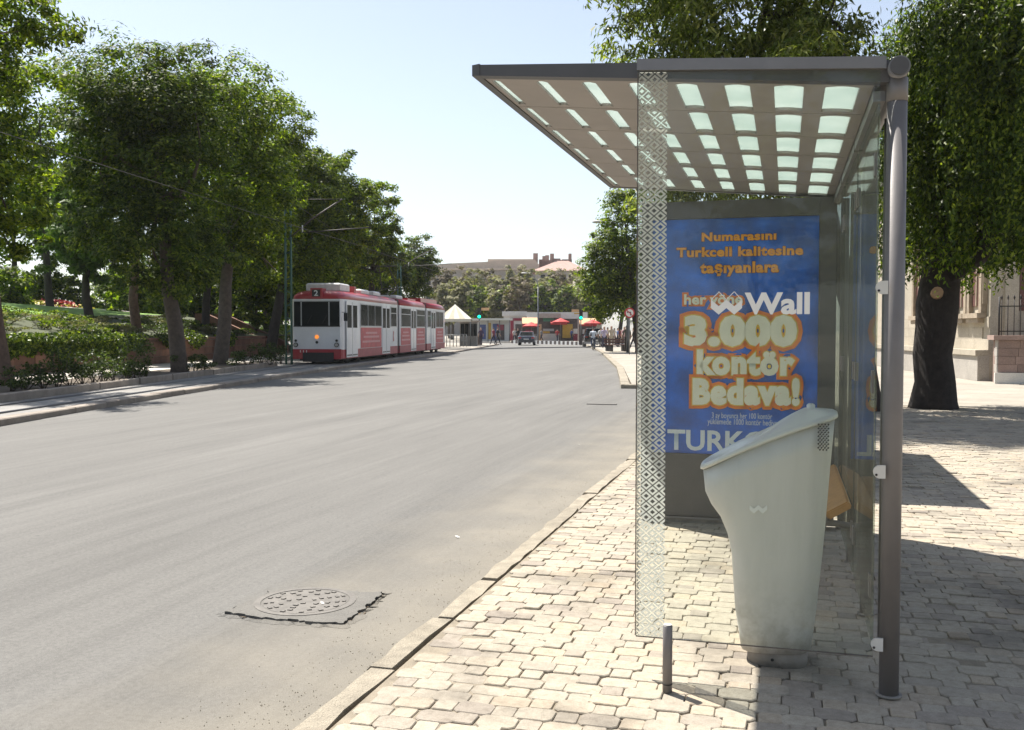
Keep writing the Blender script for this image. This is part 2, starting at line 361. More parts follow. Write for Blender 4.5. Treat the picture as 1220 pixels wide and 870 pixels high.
MAT = dict(
    asphalt=asphalt(), paver=paver_mat('pavers', True), paver_o=paver_mat('paver', False), far_paving=far_paving(),
    joint=stone('joint sand', (0.21, 0.178, 0.132), 9, 0.4), kerb=stone('kerb stone', (0.285, 0.25, 0.193), 9, 0.3, 0.9, 0.12),
    kerb_l=stone('far kerb stone', (0.27, 0.23, 0.19), 3, 0.25), track=stone('track paving', (0.22, 0.21, 0.195), 1.2, 0.3, 0.3),
    soil=stone('garden soil', (0.10, 0.075, 0.05), 3, 0.4, 0.8), ground=stone('dusty ground', (0.30, 0.27, 0.22), 0.3, 0.2, 0.2),
    path=stone('pale path', (0.50, 0.46, 0.40), 1.1, 0.15, 0.2), wallst=stone('brown wall stone', (0.22, 0.115, 0.078), 2.2, 0.3, 0.6, 0.2),
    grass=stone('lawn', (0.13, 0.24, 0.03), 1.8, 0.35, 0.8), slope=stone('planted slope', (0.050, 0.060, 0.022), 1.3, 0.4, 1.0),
    steel=M('brushed grey steel', (0.19, 0.178, 0.175), 0.55, 0.25, 0.06, 9, 0.06, 160), steel_d=M('dark grey frame paint', (0.092, 0.09, 0.092), 0.45, 0.3, 0.08, 8),
    rail=M('grey roof rail', (0.21, 0.205, 0.21), 0.42, 0.45, 0.07, 8), roof=M('taupe roof sheet', (0.36, 0.33, 0.315), 0.55, 0.1, 0.06, 5), seam=M('roof seam', (0.12, 0.10, 0.09), 0.7),
    frost=frosted(), glass=glassmat('shelter glass', (0.945, 0.968, 0.95), 0.018, (0.62, 0.62, 0.54), 0.016), glass_b=glassmat('rear wall glass', (0.85, 0.89, 0.85), 0.10, (0.30, 0.30, 0.26), 0.02, 0.5), glass_p=glassmat('poster glass', (0.985, 0.992, 0.985), 0.006, (0.5, 0.5, 0.48), 0.014),
    frit=frit_mat(), poster=poster_mat(), binp=bin_mat(), bin_lid=M('pale bin lid', (0.62, 0.62, 0.60), 0.3, 0.1, 0.05, 6),
    plinth=M('concrete foot', (0.26, 0.24, 0.215), 0.9, 0, 0.25, 12, 0.4, 60), black=M('black rubber', (0.012, 0.012, 0.013), 0.6), wood=M('oiled bench timber', (0.50, 0.255, 0.075), 0.5, 0, 0.14, 14),
    wood_e=M('cut timber end', (0.22, 0.11, 0.04), 0.7), white=M('white print', (0.80, 0.80, 0.78), 0.5, 0, 0.02), pale_print=M('pale blue print', (0.72, 0.78, 0.86), 0.5, 0, 0.04),
    orange=M('orange print', (0.92, 0.38, 0.04), 0.5, 0, 0.15, 20), red_print=M('red orange print', (0.88, 0.22, 0.02), 0.5, 0, 0.2, 8), yellow_print=M('yellow edge print', (0.80, 0.55, 0.08), 0.5, 0, 0.15, 9),
    cream_print=M('cream print', (0.90, 0.88, 0.74), 0.5, 0, 0.06, 8), maroon=M('maroon outline print', (0.10, 0.03, 0.05), 0.5),
    tram_w=M('tram white paint', (0.66, 0.67, 0.69), 0.35, 0, 0.05, 2, coat=0.3), tram_r=M('tram red paint', (0.34, 0.022, 0.032), 0.38, 0, 0.12, 2, coat=0.3), tram_ad=M('tram red advert', (0.44, 0.045, 0.06), 0.45, 0, 0.25, 2.5),
    tram_pk=M('tram faded skirt', (0.36, 0.07, 0.08), 0.5, 0, 0.15, 3), win=M('dark window glass', (0.014, 0.017, 0.017), 0.12, 0, 0.3, 1, spec=0.14), frame_l=M('pale window frame', (0.42, 0.43, 0.44), 0.4, 0.3),
    dark=M('dark under frame', (0.03, 0.028, 0.027), 0.75), advert_pale=M('pale advert print', (0.58, 0.28, 0.28), 0.5), bellows=M('rubber bellows', (0.035, 0.03, 0.03), 0.8), roofbox=M('roof box', (0.60, 0.60, 0.58), 0.5),
    lamp_o=lamp_mat('amber lamp', (1.0, 0.30, 0.04), 0.4), green_l=lamp_mat('green signal lamp', (0.0, 0.85, 0.45), 1.5), head=M('lamp glass', (0.5, 0.5, 0.48), 0.1, 0.3),
    mast=M('green mast paint', (0.055, 0.125, 0.10), 0.5, 0.2), wire=M('overhead wire', (0.06, 0.05, 0.045), 0.6), pole=M('galvanised pole', (0.17, 0.175, 0.175), 0.45, 0.6),
    bark=stone('bark', (0.085, 0.065, 0.05), 7, 0.4, 1.0), bark_d=stone('dark bark', (0.042, 0.032, 0.026), 7, 0.4, 1.0), bark_k=stone('almost black bark', (0.030, 0.023, 0.019), 9, 0.5, 1.6), bark_r=stone('reddish bark', (0.12, 0.075, 0.05), 7, 0.4, 1.0),
    cut=M('sawn branch end', (0.40, 0.26, 0.15), 0.8, 0, 0.2, 12), iron=M('iron railing', (0.03, 0.027, 0.026), 0.55, 0.4),
    bstone=stone('cream building stone', (0.42, 0.375, 0.30), 1.4, 0.14, 0.3, 0.06), bplinth=stone('grey plinth stone', (0.36, 0.335, 0.30), 1.6, 0.2, 0.4, 0.08), bbrown=stone('brown ashlar', (0.27, 0.19, 0.16), 1.8, 0.22, 0.4, 0.12),
    bwhite=stone('white base stone', (0.60, 0.57, 0.52), 2, 0.12, 0.3), shutter=M('brown shutter', (0.12, 0.055, 0.045), 0.6, 0, 0.2, 3), carve=stone('carved stone', (0.33, 0.27, 0.20), 5, 0.25, 0.6),
    fargrey=stone('far grey wall', (0.30, 0.28, 0.26), 0.5, 0.15, 0.2), farroof=stone('far pale roof', (0.46, 0.385, 0.32), 0.3, 0.12, 0.2), redroof=stone('red tile roof', (0.34, 0.225, 0.19), 1.2, 0.2, 0.5), chim=stone('brick chimney', (0.28, 0.19, 0.165), 2, 0.2, 0.4),
    awn_r=M('red awning', (0.42, 0.035, 0.03), 0.75, 0, 0.1, 3), awn_o=M('orange cream awning', (0.68, 0.42, 0.22), 0.75, 0, 0.1, 3), kwhite=M('kiosk white', (0.60, 0.58, 0.55), 0.6, 0, 0.08, 2), kgreen=M('kiosk green', (0.07, 0.22, 0.13), 0.6),
    kyellow=M('kiosk yellow', (0.50, 0.31, 0.04), 0.6, 0, 0.15, 2), kred=M('kiosk dark red', (0.25, 0.02, 0.045), 0.55), kblue=M('kiosk blue', (0.07, 0.10, 0.24), 0.6, 0, 0.2, 2), kdark=M('kiosk shade', (0.08, 0.06, 0.055), 0.7, 0, 0.4, 3),
    tent=M('white tent canvas', (0.68, 0.65, 0.57), 0.8, 0, 0.05, 2), tent_s=M('cream tent stripe', (0.56, 0.50, 0.38), 0.8, 0, 0.05, 2), car_b=M('dark blue car paint', (0.022, 0.026, 0.042), 0.25, 0.3, 0.1, 2, coat=0.8), car_k=M('dark grey car paint', (0.035, 0.035, 0.038), 0.25, 0.3, 0.1, 2, coat=0.8),
    tyre=M('tyre', (0.015, 0.015, 0.015), 0.85), rim=M('wheel rim', (0.35, 0.35, 0.36), 0.35, 0.7), tail=M('tail lamp', (0.45, 0.02, 0.02), 0.25), plate=M('number plate', (0.65, 0.65, 0.62), 0.5), chrome=M('bumper', (0.30, 0.30, 0.31), 0.4, 0.3),
    sign_r=M('sign red', (0.45, 0.025, 0.03), 0.45), sign_w=M('sign white', (0.68, 0.68, 0.66), 0.5), patch=stone('dusty patch asphalt', (0.155, 0.147, 0.132), 5, 0.2, 0.8), castiron=M('cast iron', (0.135, 0.125, 0.112), 0.65, 0.3, 0.2, 14, 0.3, 60),
    skin=M('skin', (0.42, 0.26, 0.18), 0.6), hair=M('dark hair', (0.02, 0.016, 0.014), 0.7))
MAT['win'].node_tree.nodes['Principled BSDF'].inputs['IOR'].default_value = 1.1
LEAF = dict(
    pine=leafmat('pine needles', [(0.020, 0.038, 0.005), (0.066, 0.100, 0.011), (0.20, 0.225, 0.028)], 0.42, 0.6),
    elm=leafmat('elm leaves', [(0.030, 0.054, 0.005), (0.105, 0.150, 0.011), (0.30, 0.33, 0.034)], 0.5),
    bright=leafmat('young leaves', [(0.055, 0.095, 0.018), (0.10, 0.16, 0.028), (0.17, 0.22, 0.045)], 0.45),
    weep=leafmat('weeping leaves', [(0.018, 0.036, 0.004), (0.072, 0.115, 0.012), (0.27, 0.32, 0.036)], 0.42, 0.4),
    euc=leafmat('narrow drooping leaves', [(0.050, 0.072, 0.018), (0.14, 0.17, 0.038), (0.32, 0.32, 0.12)], 0.48, 0.38),
    olive=leafmat('dry olive leaves', [(0.13, 0.13, 0.07), (0.20, 0.19, 0.105), (0.28, 0.25, 0.155)], 0.3, 0.7),
    dry=leafmat('dry brown leaves', [(0.11, 0.088, 0.060), (0.16, 0.128, 0.088), (0.21, 0.175, 0.125)], 0.25, 0.7),
    shrub=leafmat('shrub leaves', [(0.026, 0.044, 0.012), (0.058, 0.085, 0.022), (0.13, 0.165, 0.05)], 0.32),
    yflower=leafmat('yellow flowers', [(0.45, 0.36, 0.02), (0.60, 0.50, 0.04)], 0.2), rflower=leafmat('red flowers', [(0.42, 0.02, 0.03), (0.55, 0.06, 0.06)], 0.2))

# ------------------------------------------------------------------ the setting
ZR = -0.10
LK = [gnd(px, py, ZR) for px, py in ((0, 508), (160, 480), (340, 450), (430, 436), (480, 429), (530, 423), (595, 411))]
LK = [Vector((p.x, p.y)) for p in LK]
d0 = (LK[1] - LK[0]).normalized(); LK.insert(0, LK[0] - d0 * 30)
A0 = Vector((-12.09, 12.62)); RD = Vector((-0.2083, 0.9781)); RN = Vector((-0.9781, -0.2083))
def st(s, t, z=0.0): p = A0 + RD * s + RN * t; return Vector((p.x, p.y, z))
def offset_line(pts, d):
    out = []
    for i, p in enumerate(pts):
        t = (pts[min(i + 1, len(pts) - 1)] - pts[max(i - 1, 0)]).normalized(); out.append(p + Vector((-t.y, t.x)) * d)
    return out
sheet('ground', [(-900, -300), (900, -300), (900, 1500), (-900, 1500)], -0.16, MAT['ground'])
sheet('road', [(-60, -40), (30, -40), (30, 118), (-90, 118)], ZR, MAT['asphalt'])
sheet('plaza', [(-140, 118.1), (90, 118.1), (90, 240), (-140, 240)], ZR + 0.01, MAT['far_paving'])

# near pavement with its kerb: built paver by paver
KX0, KX1 = -1.735, -1.60
RK = [gnd(px, py, ZR) for px, py in ((740, 463), (735, 440), (715, 420), (697, 412))]
pav_poly = [(KX1, -8), (40, -8), (60, 96), (RK[3].x + .25, 96), (RK[3].x + .25, RK[3].y), (RK[2].x + .25, RK[2].y), (RK[1].x + .25, RK[1].y), (RK[0].x + .25, RK[0].y + .25), (KX1, RK[0].y + .3)]
pavement = sheet('pavement', pav_poly, -0.010, MAT['joint'], thick=0.1)
far_pave = sheet('far_pavement', [(KX1 + .0, 20.0), (40, 20.0), (60, 96), (RK[3].x + .25, 96), (RK[3].x + .25, RK[3].y), (RK[2].x + .25, RK[2].y), (RK[1].x + .25, RK[1].y), (RK[0].x + .25, RK[0].y + .25), (KX1, RK[0].y + .3)], -0.004, MAT['far_paving'], thick=0.012)
def kerb_run(name, pts, w, z0, z1, mat, step, side=1, gap=0.008, jit=0.006):
    """kerb stones laid end to end along a line, each a mesh of its own"""
    root = MB().box((pts[0].x, pts[0].y, z0 - .03), (.1, .1, .02)).build(name, MAT['joint']); tag(root, kind='structure')
    rng = random.Random(len(name))
    for a, b in zip(pts[:-1], pts[1:]):
        L = (b - a).length; n = max(1, round(L / step)); t = (b - a) / n; nn = Vector((-t.y, t.x)).normalized() * side
        for i in range(n):
            p = a + t * i; q = p + t * (1 - gap / t.length)
            j = nn * rng.uniform(-jit, jit); h = rng.uniform(-jit, jit); bev = 0.018
            ns = 5 if jit < .0075 and w < .2 else 1; m = MB(); rg = (.010 if ns > 1 else 0.0)
            prof = [(0, z0), (0, z1 - bev + h), (bev, z1 + h), (w, z1 + h), (w, z0)]; rows = []
            for e_ in range(ns + 1):
                e = p.lerp(q, e_ / ns); o1, o2, o3 = rng.uniform(-rg, rg * 1.4), rng.uniform(-rg, rg), rng.uniform(-rg * .35, rg * .2)
                if ns > 1 and e_ in (0, ns): o1 += rng.choice((0, .0, .02)); o3 -= rng.choice((0, 0, .008))
                row = []
                for kx, (o, z) in enumerate(prof):
                    v = e + nn * (o + (o1 if kx < 3 else o2)) + j; row.append((v.x, v.y, z + (o3 if 0 < kx < 4 else 0)))
                rows.append(row)
            m.rings(rows, smooth=False)
            m.build('kerb_stone', mat, root)
    return root
kerb_run('kerb', [Vector((KX0, -4)), Vector((KX0, RK[0].y + .3))], KX1 - KX0 - .012, -0.2, -0.003, MAT['kerb'], 0.78, -1, 0.012, 0.006)
kerb_run('far_kerb', [Vector((KX0, RK[0].y)), Vector((RK[0].x, RK[0].y)), Vector((RK[1].x, RK[1].y)), Vector((RK[2].x, RK[2].y)), Vector((RK[3].x, RK[3].y))], .24, -0.2, 0.01, MAT['kerb'], 1.6, -1)

def paver_shape(w, h, ch, t):
    """chamfered stone, top edge rounded off; local origin at its centre, top at 0"""
    def ring(k, z):
        a, b, c = w / 2 - k, h / 2 - k, ch
        return [(-a + c, -b, z), (a - c, -b, z), (a, -b + c, z), (a, b - c, z), (a - c, b, z), (-a + c, b, z), (-a, b - c, z), (-a, -b + c, z)]
    return MB().rings([ring(0.001, -t), ring(0, -0.004), ring(0.003, 0)], smooth=False, cap0=False)
P_BIG = paver_shape(0.152, 0.106, 0.019, 0.045); P_SML = paver_shape(0.088, 0.092, 0.007, 0.045)
ME_BIG = P_BIG.mesh('paver', MAT['paver_o']); ME_SML = P_SML.mesh('paver', MAT['paver_o'])
pavers = []
prng = random.Random(3)
ROW, PAIR = 0.100, 0.244
for r in range(int((20.0 - 1.6) / ROW)):
    y = 1.6 + ROW * r
    xr = min(12.0, 0.62 * y + 1.2)
    n = int((xr - KX1) / PAIR)
    for i in range(-1, n + 1):
        for k in (0, 1):
            x = KX1 + 0.09 + i * PAIR + k * PAIR / 2 + (PAIR / 2 if r % 2 else 0)
            if x > xr or x < KX1 + .06: continue
            wob = 0.012 * math.sin(x * 1.7 + y * 0.6) + 0.01 * math.sin(y * 2.3 + x)
            z = prng.gauss(0, 0.0026) - (prng.uniform(.001, .0035) if prng.random() < .07 else 0) + 0.004 * math.sin(x * 2.1 + 1.3 * y) * math.sin(y * 1.1)
            pavers.append((x + prng.gauss(0, .003), y + wob + prng.gauss(0, .003), z - 0.002, k, prng.gauss(0, .025), prng.gauss(0, .011), prng.gauss(0, .011)))
inview = []
for i, p in enumerate(pavers):
    if p[1] > 2.5:
        a, b, c = project(p)
        hid = (880 < a < 968 and 480 < b < 800) or (1045 < a < 1075 and b < 830)
        if c > 0 and 0 < a < 1220 and b < 868 and not hid: inview.append((c, i))
inview.sort(); singles = set(i for _, i in inview[:300])
rest = MB()
for i, (x, y, z, k, rz, rx, ry) in enumerate(pavers):
    if i in singles:
        o = link_mesh('paver', ME_SML if k else ME_BIG, pavement); o.location = (x, y, z); o.rotation_euler = (rx, ry, rz)
    else:
        src = P_SML if k else P_BIG; Mx = Matrix.Rotation(rz, 3, 'Z') @ Matrix.Rotation(ry, 3, 'Y') @ Matrix.Rotation(rx, 3, 'X')
        rest.add([Mx @ Vector(v) + Vector((x, y, z)) for v in src.v], src.f)
ro = rest.build('paving', MAT['paver'], pavement); tag(ro, kind='stuff')

# manhole and its broken asphalt collar
mh = gnd(362, 721, ZR)
root = empty('manhole', (mh.x, mh.y, ZR)); tag(root, 'round cast iron manhole cover in a cracked asphalt patch on the road', 'manhole cover')
poly = [gnd(px, py, ZR) for px, py in ((268, 732), (290, 722), (316, 713), (322, 706), (352, 703), (385, 705), (420, 708), (457, 709), (446, 718), (428, 733), (408, 746), (372, 744), (340, 742), (300, 738))]
poly = [(p.x - mh.x, p.y - mh.y) for p in poly]
def jag(poly, n, a, rng):
    out = []
    for i, p in enumerate(poly):
        q = poly[(i + 1) % len(poly)]
        for k in range(n): f = k / n; out.append((p[0] + (q[0] - p[0]) * f + rng.uniform(-a, a), p[1] + (q[1] - p[1]) * f + rng.uniform(-a, a)))
    return out
crk = jag([(p[0] * 1.02, p[1] * 1.02) for p in poly], 7, .016, random.Random(5))
MB().prism(crk, (0, 0, 0.0), (1, 0, 0), (0, 1, 0), (0, 0, 0.004)).build('crack', MAT['soil'], root)
inn = jag([(p[0] * 0.995, p[1] * 0.995) for p in poly], 7, .015, random.Random(9))
MB().prism(inn, (0, 0, 0.001), (1, 0, 0), (0, 1, 0), (0, 0, 0.017)).build('patch', MAT['patch'], root)
oc = jag([(p[0] * 1.10, p[1] * 1.10) for p in poly], 7, .02, random.Random(2))
# outer asphalt lip: ring between the crack and the road
mb = MB(); nC = len(crk)
ov = [(p[0], p[1], 0.001) for p in oc] + [(p[0], p[1], 0.010) for p in jag([(p[0] * 1.03, p[1] * 1.03) for p in poly], 7, .012, random.Random(6))]
mb.add(ov, [(i, (i + 1) % nC, nC + (i + 1) % nC, nC + i) for i in range(nC)]); mb.build('lip', MAT['asphalt'], root)
mb = MB(); c0 = gnd(364, 720, ZR); cc = (c0.x - mh.x, c0.y - mh.y)
def circ(r, z, n=40): return [(cc[0] + r * math.cos(2 * math.pi * k / n), cc[1] + r * math.sin(2 * math.pi * k / n), z) for k in range(n)]
MB().rings([circ(.285, .012), circ(.285, .021), circ(.25, .021), circ(.246, .014)], smooth=False).build('rim', MAT['castiron'], root)
mb = MB().rings([circ(.238, .010), circ(.238, .019)], smooth=False)
for rr in (.05, .095, .14, .185, .22):
    nn = int(rr * 60)
    for k in range(nn):
        w = 2 * math.pi * (k + (rr * 7 % 1)) / nn; mb.box((cc[0] + rr * math.cos(w), cc[1] + rr * math.sin(w), .0205), (.020, .026, .007), w)
mb.build('cover', MAT['castiron'], root)
pc = gnd(717, 482, ZR)
o = MB().box((0, 0, .008), (.62, .16, .012)).build('valve_plate', MAT['castiron']); o.location = (pc.x, pc.y, ZR + .002); tag(o, 'small flat iron plate set in the road near the pavement end', 'plate')

gr = random.Random(77); gm = MB()
for i in range(2600):
    y = 2.6 + 22 * gr.random() ** 1.8; x = KX0 - abs(gr.gauss(0, .28)) - .01; r = gr.uniform(.002, .006)
    a = [(x + r * gr.uniform(.6, 1.3) * math.cos(w), y + r * gr.uniform(.6, 1.3) * math.sin(w), ZR - .001) for w in (0, 1.6, 3.1, 4.7)]
    gm.add(a + [(x, y, ZR + r * .9)], [(0, 1, 4), (1, 2, 4), (2, 3, 4), (3, 0, 4)])
gt_ = gm.build('grit', MAT['kerb']); tag(gt_, 'loose grit lying in the gutter along the pavement kerb', 'grit', kind='stuff')
for i, (px, py) in enumerate(((384, 719), (545, 640), (690, 530))):
    q = gnd(px, py, ZR + (.02 if i == 0 else .004)); w = gr.uniform(.014, .024)
    o = MB().add([(-w, -w * .5, .002), (w, -w * .6, .004), (w * .8, w * .6, .009), (-w * .9, w * .5, .003)], [(0, 1, 2, 3)]).build('paper_scrap', MAT['white']); o.location = q; o.rotation_euler = (0, 0, gr.uniform(0, 6))
    tag(o, ['white paper scrap lying on the manhole', 'paper scrap on the road nearest the manhole', 'farthest paper scrap on the road before the pavement end'][i], 'litter', 'paper scraps on the road')
# left side of the road: kerb, tram track, planting bed, path, retaining wall, park
kerb_run('tram_kerb', LK, .26, -0.25, 0.015, MAT['kerb_l'], 1.3, 1, 0.012, 0.008)
inner = offset_line(LK, .26)
track_poly = [tuple(p) for p in inner] + [tuple(st(s, 9.0)[:2]) for s in (84, 60, 40, 25, 0, -30)]
sheet('tram_bed', track_poly, -0.002, MAT['track'], thick=0.05)
corner = LK[-1]
sheet('tram_square', [tuple(inner[-1]), tuple(inner[-2]), tuple(inner[-3]), tuple(st(40, 6)[:2]), tuple(st(60, 40)[:2]), tuple(st(86, 40)[:2]), (corner.x - 6, corner.y + 8)], 0.003, MAT['far_paving'])
TA = R(9.5); TF = Vector((-17.93, 37.3, 0)); TD = Vector((-math.sin(TA), math.cos(TA), 0)); TL = Vector((-math.cos(TA), -math.sin(TA), 0))
tc0 = TF + TL * 1.16
rails = empty('tram_track', (0, 0, 0)); tag(rails, 'pair of steel tram rails sunk in the paved strip beside the road', 'rails')
for off in (-.5, .5):
    pts = [st(-14, 1.25 + off, .003), st(10, 1.35 + off, .003), st(20, 1.5 + off, .003)]
    for k in (0, 8, 16, 25): pts.append(tc0 + TD * k - TL * off * -1 + Vector((0, 0, .003)))
    e = tc0 + TD * 25; ang = TA
    for k in range(12):
        ang -= R(6.0); e = e + Vector((-math.sin(ang), math.cos(ang), 0)) * 2.2; pts.append(e + Vector((-math.cos(ang), -math.sin(ang), 0)) * off + Vector((0, 0, .004)))
    MB().tube(pts, .035, 6).build('rail', MAT['steel_d'], rails)
t2 = lambda s: 2.15 + .03 * max(s, 0)
bk = [Vector(st(s, t2(s))[:2]) for s in (-30, -12, 0, 8, 16, 23.5)]
kerb_run('bed_kerb', bk, .16, -0.05, 0.17, MAT['kerb_l'], 1.1, 1)
bed = [tuple(p) for p in offset_line(bk, .15)] + [tuple(st(s, 4.75)[:2]) for s in (24, 0, -30)]
sheet('planting_bed', bed, 0.11, MAT['soil'], thick=0.12)
sheet('park_path', [tuple(st(s, 4.8)[:2]) for s in (-30, 44)] + [tuple(st(s, 7.62)[:2]) for s in (44, -30)], 0.09, MAT['path'], thick=0.1)
def hill(s, t):
    b = 1.12 + 1.05 * min(1, max(0, (t - 7.9) / 5.5)) + 0.085 * max(0, t - 13.4)
    b += 0.10 * math.sin(s * .31 + t * .2) * min(1, max(0, (t - 8.5) / 4))
    if s > 40: b -= 0.02 * (s - 40)
    return max(b, 0.3)
gs = np.linspace(-30, 80, 90); gt = np.concatenate([np.linspace(7.85, 14, 14), np.linspace(15, 90, 36)])
vs = [st(s, t, hill(s, t)) for s in gs for t in gt]; nt_ = len(gt)
fs = [(i * nt_ + j, (i + 1) * nt_ + j, (i + 1) * nt_ + j + 1, i * nt_ + j + 1) for i in range(len(gs) - 1) for j in range(nt_ - 1)]
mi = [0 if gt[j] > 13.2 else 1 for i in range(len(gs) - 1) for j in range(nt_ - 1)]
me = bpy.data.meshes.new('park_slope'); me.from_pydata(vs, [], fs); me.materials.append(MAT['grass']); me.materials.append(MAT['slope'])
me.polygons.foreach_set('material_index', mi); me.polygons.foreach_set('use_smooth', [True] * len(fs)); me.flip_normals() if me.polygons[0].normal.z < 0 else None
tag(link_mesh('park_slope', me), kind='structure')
def hill_hit(px, py):
    """where the sight line of a pixel meets the park slope"""
    r = ray(px, py); k = 25.0
    while k < 110:
        p = CAM + r * k; d = Vector((p.x, p.y)) - A0
        if d.dot(RN) > 8 and p.z < hill(d.dot(RD), d.dot(RN)): return p
        k += .1
    return CAM + r * 60
def on_hill(p, dz=.03): d = Vector((p.x, p.y)) - A0; return Vector((p.x, p.y, hill(d.dot(RD), d.dot(RN)) + dz))
# footpath over the lawn
pp = []
for px, py in ((35, 350), (62, 355), (85, 359), (108, 364), (128, 368.5), (150, 372)):
    a = hill_hit(px, py); pp.append((on_hill(a), on_hill(a + Vector((-.6, 1.9, 0)))))
me = bpy.data.meshes.new('lawn_path'); me.from_pydata([p for ab in pp for p in ab], [], [(2 * i, 2 * i + 2, 2 * i + 3, 2 * i + 1) for i in range(len(pp) - 1)]); me.materials.append(MAT['path'])
tag(link_mesh('lawn_path', me), kind='structure')
# retaining wall of brown stone blocks with a coping
w_root = MB().prism([(0, 0), (0, .30), (66, .30), (66, 0)], st(-30, 7.68, .05), RD.to_3d(), RN.to_3d(), (0, 0, .98)).build('retaining_wall', MAT['joint'])
tag(w_root, 'low brown stone retaining wall with hanging creeper along the park path', 'wall')
rngw = random.Random(4)
for c in range(3):
    s = -14 + (.0 if c % 2 else -.5)
    while s < 36:
        L = rngw.uniform(.8, 1.15); z0 = .06 + c * .315; e = rngw.uniform(0, .025)
        p = st(s, 7.68 - .05 - e); m = MB()
        m.prism([(.012, 0), (L - .012, 0), (L - .012, .049 + e), (.012, .049 + e)], (p.x, p.y, z0 + .01), RD.to_3d(), RN.to_3d(), (0, 0, .295))
        m.build('stone_block', MAT['wallst'], w_root); s += L
s = -14
while s < 36:
    p = st(s, 7.55); MB().prism([(.006, 0), (1.19, 0), (1.19, .44), (.006, .44)], (p.x, p.y, 1.035), RD.to_3d(), RN.to_3d(), (0, 0, .10)).build('coping_stone', MAT['wallst'], w_root); s += 1.2
# steps up into the park
stp = empty('garden_steps', st(38, 7.5, 0)); tag(stp, 'stone steps with sloping side wall climbing into the park left of the tram', 'steps')
for k in range(9):
    p = st(36.9, 7.6 + .36 * k) - st(38, 7.5); MB().prism([(0, 0), (2.4, 0), (2.4, .42), (0, .42)], (p.x, p.y, 0), RD.to_3d(), RN.to_3d(), (0, 0, .09 + .165 * (k + 1))).build('step', MAT['wallst'], stp)
for ss in (36.5, 39.4):
    p = st(ss, 7.3) - st(38, 7.5)
    MB().prism([(0, 0), (0, .75), (3.6, 2.35), (4.2, 2.35), (4.2, 0)], (p.x, p.y, 0), RN.to_3d(), (0, 0, 1), RD.to_3d() * .3).build('side_wall', MAT['wallst'], stp)

# ------------------------------------------------------------------ bus shelter
def text_mesh(txt, bold=0.0, space=1.0):
    cu = bpy.data.curves.new('lettering', 'FONT'); cu.body = txt; cu.size = 1; cu.offset = bold; cu.space_character = space; cu.resolution_u = 3
    cu.fill_mode = 'FRONT' if hasattr(cu, 'fill_mode') else cu.fill_mode
    o = bpy.data.objects.new('lettering', cu); COL.objects.link(o)
    dg = bpy.context.evaluated_depsgraph_get(); me = bpy.data.meshes.new_from_object(o.evaluated_get(dg))
    bpy.data.objects.remove(o); bpy.data.curves.remove(cu)
    return me
def lettering(txt, x0, x1, z0, z1, y, mat, parent, bold=0.0, grow=0.0, space=1.0, base=None, skew=0.0):
    """flat letters fitted into a box of an upright plane facing -Y; grow widens the outlines for an edge layer behind"""
    me0 = text_mesh(txt, base if base is not None else bold, space)
    co0 = np.empty(len(me0.vertices) * 3); me0.vertices.foreach_get('co', co0); co0 = co0.reshape(-1, 3)
    lo, hi = co0.min(0), co0.max(0)
    if grow or (base is not None and base != bold):
        me = text_mesh(txt, bold + grow, space); bpy.data.meshes.remove(me0)
    else: me = me0
    co = np.empty(len(me.vertices) * 3); me.vertices.foreach_get('co', co); co = co.reshape(-1, 3)
    out = np.empty_like(co)
    out[:, 0] = x0 + (co[:, 0] - lo[0]) / (hi[0] - lo[0]) * (x1 - x0)
    out[:, 2] = z0 + (co[:, 1] - lo[1]) / (hi[1] - lo[1]) * (z1 - z0) + skew * (out[:, 0] - (x0 + x1) / 2)
    out[:, 1] = y
    me.vertices.foreach_set('co', out.ravel()); me.materials.clear(); me.materials.append(mat); me.update()
    return link_mesh('lettering', me, parent)

